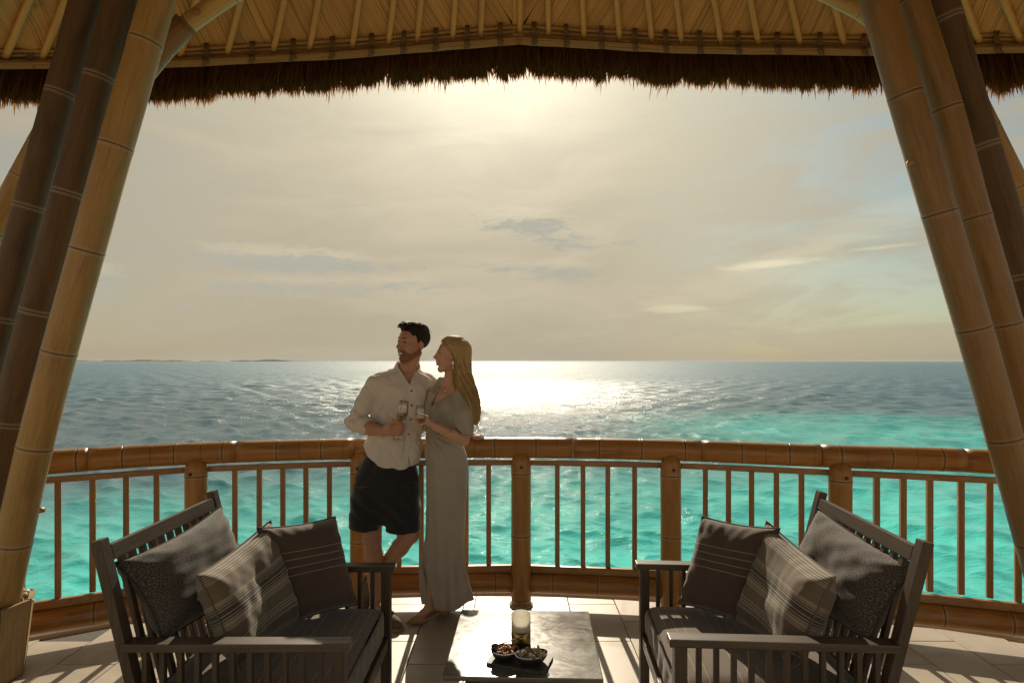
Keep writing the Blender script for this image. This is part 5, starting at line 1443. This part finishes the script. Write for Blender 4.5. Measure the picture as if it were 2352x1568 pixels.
# ---- the woman -----------------------------------------------------------------------------
def build_woman():
    root = thing('person', 'blonde woman in long grey wrap dress beside the man, looking at him', 'person', (-.40, 3.68, 0))
    Fw = Field((-.72, 3.27, -.01), (-.18, 4.02, 1.78), .0036)
    C = P(1036, 816, 3.57); M = basis((-.975, -.22, .10), (.05, 0, 1)); sc = .85
    T = head(Fw, C, M, sc, False)
    chain(Fw, [T(-.025, 0, -.05), P(1036, 884, 3.63)], [.045, .048], .02)
    shL, elL, wrL = P(1066, 900, 3.54), P(1065, 1010, 3.45), P(990, 974, 3.35)
    shR, elR, wrR = P(1003, 893, 3.72), P(985, 965, 3.86), P(965, 990, 3.95)
    xy = lambda px, Y: P(px, 0, Y)[:2]
    z_ = lambda y, Y=3.64: EYE-(y-828.5)/F*Y
    Fw.put(*loft([(z_(880), *xy(1034, 3.64), .07, .06), (z_(905), *xy(1030, 3.63), .105, .085), (z_(940), *xy(1022, 3.63), .105, .092), (z_(1010), *xy(1019, 3.65), .10, .085), (z_(1080), *xy(1025, 3.66), .115, .10)], 0), k=.03)
    Fw.put(*ell(P(1026, 905, 3.60), (.060, .032, .05)), k=.03)
    chain(Fw, [P(1036, 884, 3.62), shL], [.045, .045], .03); chain(Fw, [P(1034, 884, 3.65), shR], [.045, .042], .03)
    chain(Fw, [shL, elL], [.040, .032]); chain(Fw, [elL, elL+(wrL-elL)*.35, wrL], [.031, .032, .020]); chain(Fw, [shR, elR, wrR], [.042, .034, .022])
    Fw.put(*cone(P(1036, 900, 3.575), P(1004, 890, 3.65), .012, .01), k=.02)
    # legs and feet
    aF, aB = P(988, 1391, 3.675), P(1046, 1378, 3.80)
    chain(Fw, [P(1012, 1100, 3.67), P(1006, 1245, 3.66), P(997, 1300, 3.67), aF], [.06, .042, .042, .03]); chain(Fw, [P(1045, 1100, 3.69), P(1040, 1245, 3.70), P(1045, 1300, 3.76), aB], [.075, .05, .046, .03])
    tF, hF = np.array([-.62, 3.625, .018]), np.array([-.430, 3.715, .075]); tB, hB = np.array([-.475, 3.745, .018]), np.array([-.325, 3.875, .075])
    for a_, t_, h_ in ((aF, tF, hF), (aB, tB, hB)):
        chain(Fw, [a_, h_+np.array([-.03, .0, .0])], [.03, .028], .015); chain(Fw, [a_+np.array([-.005, 0, -.01]), t_+(h_-t_)*.38+np.array([0, 0, .012]), t_+(h_-t_)*.16], [.027, .022, .014], .015)
    # left hand round the bowl of her glass
    Fw.put(*cone(wrL, P(974, 963, 3.335), .020, .024), k=.012); Fw.put(*cone(P(978, 962, 3.335), P(970, 957, 3.325), .02, .016), k=.01)
    for i in range(4):
        y0 = 952.5+5.0*i; ln = (1, -1, 0, 3)[i]
        chain(Fw, [P(973, y0+1.5, 3.328), P(961+ln, y0-1, 3.297), P(953+ln, y0+1.5, 3.312), P(954.5+ln, y0+3.5, 3.335)], [.0088, .0078, .0072, .0062], .003)
    chain(Fw, [P(978, 969, 3.325), P(970, 973, 3.308), P(962, 974.5, 3.305)], [.0115, .0092, .0075], .005)
    body = emit('body', Fw, SKIN_W, root)
    def reg(parts):
        fs = [ell(T(*c), np.array(r)*sc, M) for c, r in parts]
        return (lambda x, y, z: np.minimum.reduce([f[0](x, y, z) for f in fs])), np.min([f[1] for f in fs], 0), np.max([f[2] for f in fs], 0)
    shell('lips', Fw, reg([((.096, 0, -.0575), (.014, .018, .0045)), ((.094, 0, -.0735), (.014, .016, .0052))]), .0012, LIP, body)
    V, Fc = tube([T(.086, -.017, -.063), T(.0935, 0, -.065), T(.086, .017, -.063)], .0032*sc, 8); mesh('teeth', V, Fc, WHITE, body)
    for q in (-1, 1):
        V, Fc = tube([T(.070, q*.049, .027), T(.084, q*.036, .035), T(.092, q*.016, .029)], [.0012, .0026, .0024], 6); mesh('eyebrow', V, Fc, m_simple('brow', (.16, .09, .045), .7), body)
        V, Fc = ball(T(.0765, q*.033, .006), np.array([.0122]*3)*sc, None, 14, 10); mesh('eye', V, Fc, EYEW, body)
        V, Fc = ball(T(.0855, q*.033, .0045), np.array([.004, .0045, .0045])*sc, M, 10, 7); mesh('iris', V, Fc, EYED, body)
        V, Fc = tube([T(.079, q*.048, .0075), T(.0885, q*.036, .0125), T(.089, q*.026, .011), T(.086, q*.020, .006)], .0021, 5); mesh('eyelashes', V, Fc, EYED, body)
    # hair, long and straight over her shoulder
    Zx = lambda zx: 765.6+zx*.2344
    Zy = lambda zy: 716.6+zy*.2344
    Fh = Field((-.52, 3.33, 1.14), (-.13, 3.74, 1.78), .0038)
    ef = lambda c, r, k=.015: Fh.put(*ell(T(*c), np.array(r)*sc, M), k=k)
    ef((-.026, 0, .046), (.110, .090, .090)); ef((-.005, 0, .07), (.09, .078, .07))
    rows = []
    for zy, zx, hw, b, Y in ((262, 1195, 55, .04, 3.575), (285, 1203, 95, .068, 3.575), (330, 1215, 118, .088, 3.575), (420, 1248, 100, .088, 3.575), (500, 1258, 94, .080, 3.565), (600, 1262, 92, .075, 3.56), (700, 1282, 104, .070, 3.545), (780, 1310, 106, .062, 3.53), (880, 1352, 82, .052, 3.50), (960, 1383, 62, .044, 3.485), (1040, 1392, 44, .032, 3.48), (1100, 1388, 24, .02, 3.48)):
        rows.append((z_(Zy(zy), Y), *xy(Zx(zx), Y), hw*.2344/F*Y, b))
    Fh.put(*loft(rows), k=.03)
    MT = M.T
    def cutf(x, y, z):
        X, Y, Z = x-C[0], y-C[1], z-C[2]; q = [(MT[i, 0]*X+MT[i, 1]*Y+MT[i, 2]*Z)/sc for i in range(3)]
        lim = np.interp(q[2], [-.2, -.06, -.02, .02, .05, .075, .10, .13], [-.02, -.028, -.018, .018, .045, .066, .085, .12]).astype(np.float32)   # hair stays behind this line
        a = np.arctan2(y-3.54, x-np.interp(z, [1.2, 1.4, 1.6], [-.27, -.30, -.36]))
        gr = np.clip((1.68-z)*8, .25, 1)*(.0040*np.sin(a*17+z*9+2*np.sin(z*13))+.003*np.sin(a*37-z*14+1.7*np.sin(z*21))+.002*np.sin(a*71+z*30))
        tips = (1.205+.022*np.sin(a*23)+.014*np.sin(a*51+1)-z)
        return np.maximum(np.maximum(Fh.f, (q[0]-lim)*sc*.8)+gr*.8, tips*.6)
    Fh.everywhere(lambda x, y, z: cutf(x, y, z)-Fh.f, 'off')
    hair = emit('hair', Fh, HAIR_W, body, 1)
    g_ = np.random.default_rng(31); paths = []
    rows = np.array(sorted(rows, reverse=True))
    for i in range(150):
        a = g_.uniform(R(150), R(395)); wobb = g_.normal(0, .10); pth = []
        for k in range(int(g_.integers(3, 8)), len(rows)):
            rz = rows[k]; aa = a+wobb*k*.25; e = 1.0+.05*g_.random()
            pth.append([rz[1]+rz[3]*e*math.cos(aa), rz[2]+rz[4]*e*math.sin(aa), rz[0]])
        pth = pth[:max(3, int(g_.integers(len(pth)-3, len(pth)+1)))]
        pth.append([pth[-1][0]+g_.normal(.004, .008), pth[-1][1]+g_.normal(0, .006), pth[-1][2]-.03-.03*g_.random()])
        paths.append(pth)
    for i in range(70):      # parting down over the near side of the head
        f0 = g_.uniform(-.07, .075); t = g_.random()
        paths.append([T(f0*.6, .01*t, .131-.2*abs(f0)), T(f0-.005, .055, .105-.2*abs(f0)), T(f0*.8-.025, .088, .05), T(f0*.55-.045, .092, -.02), T(f0*.45-.055, .085, -.10)])
    strands('hair_strands', paths, .0010, HAIR_W, hair)
    # dress
    Fd = Field((-.70, 3.36, .06), (-.17, 3.96, 1.50), .0046)
    R_ = []
    for y, px, hw, b, Y in ((872, 1040, 26, .062, 3.64), (888, 1038, 39, .085, 3.635), (905, 1032, 46, .102, 3.63), (940, 1022, 48, .110, 3.63), (975, 1022, 45, .106, 3.635), (1005, 1018, 41.0, .096, 3.64), (1045, 1023, 47, .115, 3.65), (1075, 1026, 48.5, .122, 3.66), (1140, 1025, 47, .118, 3.665), (1207, 1022.5, 44.5, .108, 3.67), (1244, 1018.5, 43.5, .105, 3.675), (1305, 1016, 48, .112, 3.70), (1355, 1023.5, 53.5, .125, 3.72), (1385, 1027, 58, .135, 3.735), (1412, 1028, 60, .14, 3.74)):
        R_.append((z_(y, Y), *xy(px, Y), hw/F*Y, b))
    Fd.put(*loft(R_, 0, 2.15), k=.02)
    chain(Fd, [P(1040, 884, 3.62), P(1064, 898, 3.545)], [.050, .055], .03)
    chain(Fd, [P(1065, 900, 3.54), P(1066, 950, 3.49), P(1064, 1006, 3.46)], [.056, .060, .055], .03)
    Fd.put(*cone(P(1030, 935, 3.53), P(1052, 975, 3.49), .045, .045), k=.06)
    chain(Fd, [P(1026, 880, 3.66), P(1003, 895, 3.715), P(990, 950, 3.80)], [.046, .052, .05], .03)
    Fd.put(*cone(P(985, 925, 3.60), P(980, 985, 3.57), .028, .018), k=.03)
    chain(Fd, [P(1012, 872, 3.64), P(992, 905, 3.585), P(983, 940, 3.565)], [.024, .027, .026], .012)
    wv, wv2 = waves(41, 20, 6, (1.2, 1, .35)), waves(43, 48, 5, (1.3, 1, .4))
    knot = P(982, 996, 3.55)
    def fold2(x, y, z):
        d = wv(x, y, z)*.0045+wv2(x, y, z)*.0015+.006*np.clip(1-np.abs(wv(x, y, z))*1.5, 0, 1)**2
        # folds fan out from the gathered waist at the front
        r2 = np.sqrt((x-knot[0])**2+(z-knot[2])**2)+1e-4; a = np.arctan2(z-knot[2], x-knot[0])
        fan = np.sin(a*15+3*r2)*np.exp(-((r2-.10)/.09)**2)*np.clip((3.72-y)*8, 0, 1)*.0065
        drape = np.sin((x*1.5+z)*62+2*np.sin(z*17))*np.exp(-(((x+.30)/.10)**2+((z-1.24)/.13)**2))*.0045
        skirt = np.sin(np.arctan2(y-3.68, x+.41)*9+z*3+.6*np.sin(z*5))*np.clip((.95-z)*1.2, 0, 1)*.011
        seam = -.0035*np.exp(-((x-np.interp(z, [.2, 1.0], [-.345, -.355]))/.004)**2)*(y < 3.68)*(z < .98)
        return d+fan+drape+skirt-seam*-1*-1
    Fd.everywhere(fold2, 'off')
    pxl = lambda x, y: x/y*F+1176.0
    pyl = lambda z, y: (EYE-z)/y*F+828.5
    Fd.everywhere(lambda x, y, z: (pyl(z, y)-np.interp(pxl(x, y), [960, 972, 984, 1003, 1044, 1056, 1074, 1090], [1386, 1387, 1388, 1402, 1403, 1396, 1382, 1377])-np.clip((y-3.72)*-0, 0, 0))*.0026, 'and')
    Fd.everywhere(lambda x, y, z: np.where((z < 1.25) & (z > 1.08) & (y < 3.56) & (x > -.40), (pyl(z, y)-np.interp(pxl(x, y), [1030, 1042, 1084], [986, 994, 1001]))*.0025, -1.), 'and') if False else None
    # crossed neckline
    def vee(x, y, z):
        X, Yp = pxl(x, y), pyl(z, y)
        left = (1022-(Yp-866)*.50)-X; right = (Yp-(903+(1042-X)*.55))
        return np.maximum(np.maximum(np.maximum(left*.9, right*.8), X-1047)*.0026, np.maximum(y-3.63, -1))
    Fd.everywhere(lambda x, y, z: -vee(x, y, z), 'and')
    # sleeve end and the slit of the wrapped skirt
    sl_a, sl_b = P(1066, 985, 3.465), P(1064, 1016, 3.452); sd = (sl_b-sl_a)/np.linalg.norm(sl_b-sl_a)
    def sleeve_cut(x, y, z):
        t = (x-sl_a[0])*sd[0]+(y-sl_a[1])*sd[1]+(z-sl_a[2])*sd[2]
        rr_ = np.sqrt((x-sl_a[0])**2+(y-sl_a[1])**2)
        return np.maximum(.034-t, np.maximum(rr_-.10, np.maximum(y-3.535, .0-(z-1.02))))
    Fd.everywhere(lambda x, y, z: -sleeve_cut(x, y, z), 'and')
    Fd.put(*cone(elL+(shL-elL)*.12, elL, .044, .044), k=.004, op='cut'); Fd.put(*cone(elL, wrL, .041, .03), k=.004, op='cut')
    Fd.everywhere(lambda x, y, z: -np.maximum(np.abs(pxl(x, y)-np.interp(pyl(z, y), [1230, 1300, 1405], [974, 974, 996]))-np.interp(pyl(z, y), [1228, 1250, 1405], [-1, 1.2, 5.5]), y-3.66)*.0026, 'and')
    dress = emit('dress', Fd, DRESS, body, 1)
    # heeled mules
    NUDE = m_simple('nude_leather', (.42, .22, .115), .42)
    for t_, h_, tip in ((tF, hF, np.array([-.405, 3.72, 0])), (tB, hB, np.array([-.313, 3.90, 0]))):
        Fk = Field(np.minimum(t_, h_)-.08, np.maximum(t_, h_)+.08, .0036); d = h_-t_; s_ = np.cross(d, (0, 0, 1)); s_ /= np.linalg.norm(s_)
        q = lambda t, z: np.array([*(t_+d*t)[:2], z])
        chain(Fk, [q(-.10, .012), q(.12, .022), q(.34, .030)], [.006, .022, .034], .012)
        Fk.put(*cone(q(.3, .018), q(.6, .030), .030, .022), k=.012); Fk.put(*cone(q(.6, .032), q(1.0, .072), .022, .026), k=.012)
        fn = lambda x, y, z: z-np.interp((x-t_[0])*d[0]/(d@d)+(y-t_[1])*d[1]/(d@d), [-.2, .30, .40, .55, 1.2], [.055, .058, .030, .035, .088])
        Fk.everywhere(fn, 'and'); Fk.everywhere(lambda x, y, z: np.interp((x-t_[0])*d[0]/(d@d)+(y-t_[1])*d[1]/(d@d), [-.2, .45, .6, 1.0], [.002, .003, .014, .052])-z, 'and')
        sh = emit('shoe', Fk, NUDE, body, 1)
        V, Fc = tube([np.array([*h_[:2], .062]), np.array([*((h_+tip)/2)[:2], .03]), tip+np.array([0, 0, .0])], [.011, .005, .0042], 10); mesh('heel', V, Fc, NUDE, sh)
    # earring, necklace, bracelet
    e0 = T(-.010, .088, -.034)
    V, Fc = ball(e0+np.array([-.003, -.006, -.013]), (.0075, .0025, .0125), None, 14, 9); er = mesh('earring', V, Fc, PEARL, body)
    V, Fc = ball(e0+np.array([-.002, -.006, -.040]), (.0068, .0025, .0155), None, 14, 9); mesh('earring_drop', V, Fc, SHELL2, er)
    V, Fc = tube([P(1052, 884, 3.56), P(1040, 889, 3.548), P(1024, 893, 3.537), P(1012, 884, 3.56)], .0013, 6); nk = mesh('necklace', V, Fc, GOLD, body)
    V, Fc = ball(P(1023, 898, 3.53), (.0045, .003, .007), None, 10, 7); mesh('pendant', V, Fc, GOLD, nk)
    bc = elL+(wrL-elL)*.52; A = np.linspace(0, 2*math.pi, 25); Fr = frame_z(wrL-elL+np.array([0.02, 0, .05]))
    V, Fc = tube([bc+Fr @ np.array([.0335*math.cos(a), .0335*math.sin(a), 0]) for a in A], .0026, 7, False); mesh('bracelet', V, Fc, GOLD, body)
build_woman()

# ---- wine glasses --------------------------------------------------------------------------
def m_glass():
    m, g = mat('clear_glass')
    return finish(m, g, (1, 1, 1), .02, **{'Transmission Weight': 1.0, 'IOR': 1.12, 'Specular IOR Level': .9})
def m_clear():
    m, g = mat('clear_glass')
    lw = g.n('ShaderNodeLayerWeight', {'Blend': .25}).outputs['Fresnel']
    t = g.n('ShaderNodeBsdfTransparent', {'Color': (.93, .93, .91)}); s = g.n('ShaderNodeBsdfGlossy', {'Color': (1, 1, 1), 'Roughness': .04})
    mx = g.n('ShaderNodeMixShader', {0: g.mapr(lw, 0, 1, .06, .75), 1: t.outputs[0], 2: s.outputs[0]}); o = g.n('ShaderNodeOutputMaterial'); g.nt.links.new(mx.outputs[0], o.inputs[0]); return m
GLASS = m_clear()
def m_wine():
    m, g = mat('white_wine')
    t = g.n('ShaderNodeBsdfTransparent', {'Color': (.86, .66, .22)}); s = g.n('ShaderNodeBsdfTranslucent', {'Color': (.75, .46, .08)}); gl = g.n('ShaderNodeBsdfGlossy', {'Roughness': .05})
    a = g.n('ShaderNodeMixShader', {0: .45, 1: t.outputs[0], 2: s.outputs[0]}); b = g.n('ShaderNodeMixShader', {0: .07, 1: a.outputs[0], 2: gl.outputs[0]})
    o = g.n('ShaderNodeOutputMaterial'); g.nt.links.new(b.outputs[0], o.inputs[0]); return m
WINE = m_wine()
def wine_glass(base, rim, label, sc=1.0, fill=.5):
    base = np.array(base); ax = rim-base; L = np.linalg.norm(ax); ax = ax/L
    root = thing('wine_glass', label, 'wine glass', tuple(base), 'wine glasses held by the couple')
    prof = [(.001, 0), (.034, 0), (.034, .0015), (.008, .004), (.0035, .012), (.003, .095), (.0045, .102), (.018, .112), (.028, .128), (.0315, .143), (.0308, .165), (.028, .195), (.0258, .22)]
    k = L/.22
    outer = [(r*sc, z*k) for r, z in prof]; inner = [((r-.001)*sc, z*k) for r, z in prof[:6:-1]]+[(.001, .105*k)]
    V, Fc = lathe(outer+inner, 40, base, ax); mesh('glass', V, Fc, GLASS, root)
    lv = .11+.045*fill/.5
    w = [(.001, .1055), (.016, .1125), (.0264, .1285), (.0300, .143), (float(np.interp(lv, [.143, .165], [.0300, .0293])), lv), (.001, lv)]
    V, Fc = lathe([(r*sc, z*k) for r, z in w], 32, base, ax); mesh('wine', V, Fc, WINE, root)
wine_glass(P(914.7, 1009, 3.366), P(928.5, 920, 3.356), 'tilted wine glass of white wine in the man\'s hand', 1.0, .42)
wine_glass(P(968.6, 1017, 3.315), P(964.6, 930, 3.315), 'upright wine glass held by the woman in grey', .92, .30)

# ------------------------------------------------------------------ sea haze
def build_haze():
    V, Fc = cube((0, 0, 1.5), (64000, 64000, 14.2)); m = bpy.data.materials.new('haze'); m.use_nodes = True; nt = m.node_tree; nt.nodes.clear(); g = G(nt)
    v = g.n('ShaderNodeVolumePrincipled', {'Color': (.82, .88, .92), 'Density': 6.5e-5, 'Anisotropy': .0})
    o = g.n('ShaderNodeOutputMaterial'); nt.links.new(v.outputs[0], o.inputs['Volume'])
    tag(mesh('haze', V, Fc, m, smooth=False, origin=(0, 0, 0)), kind='stuff')
build_haze()
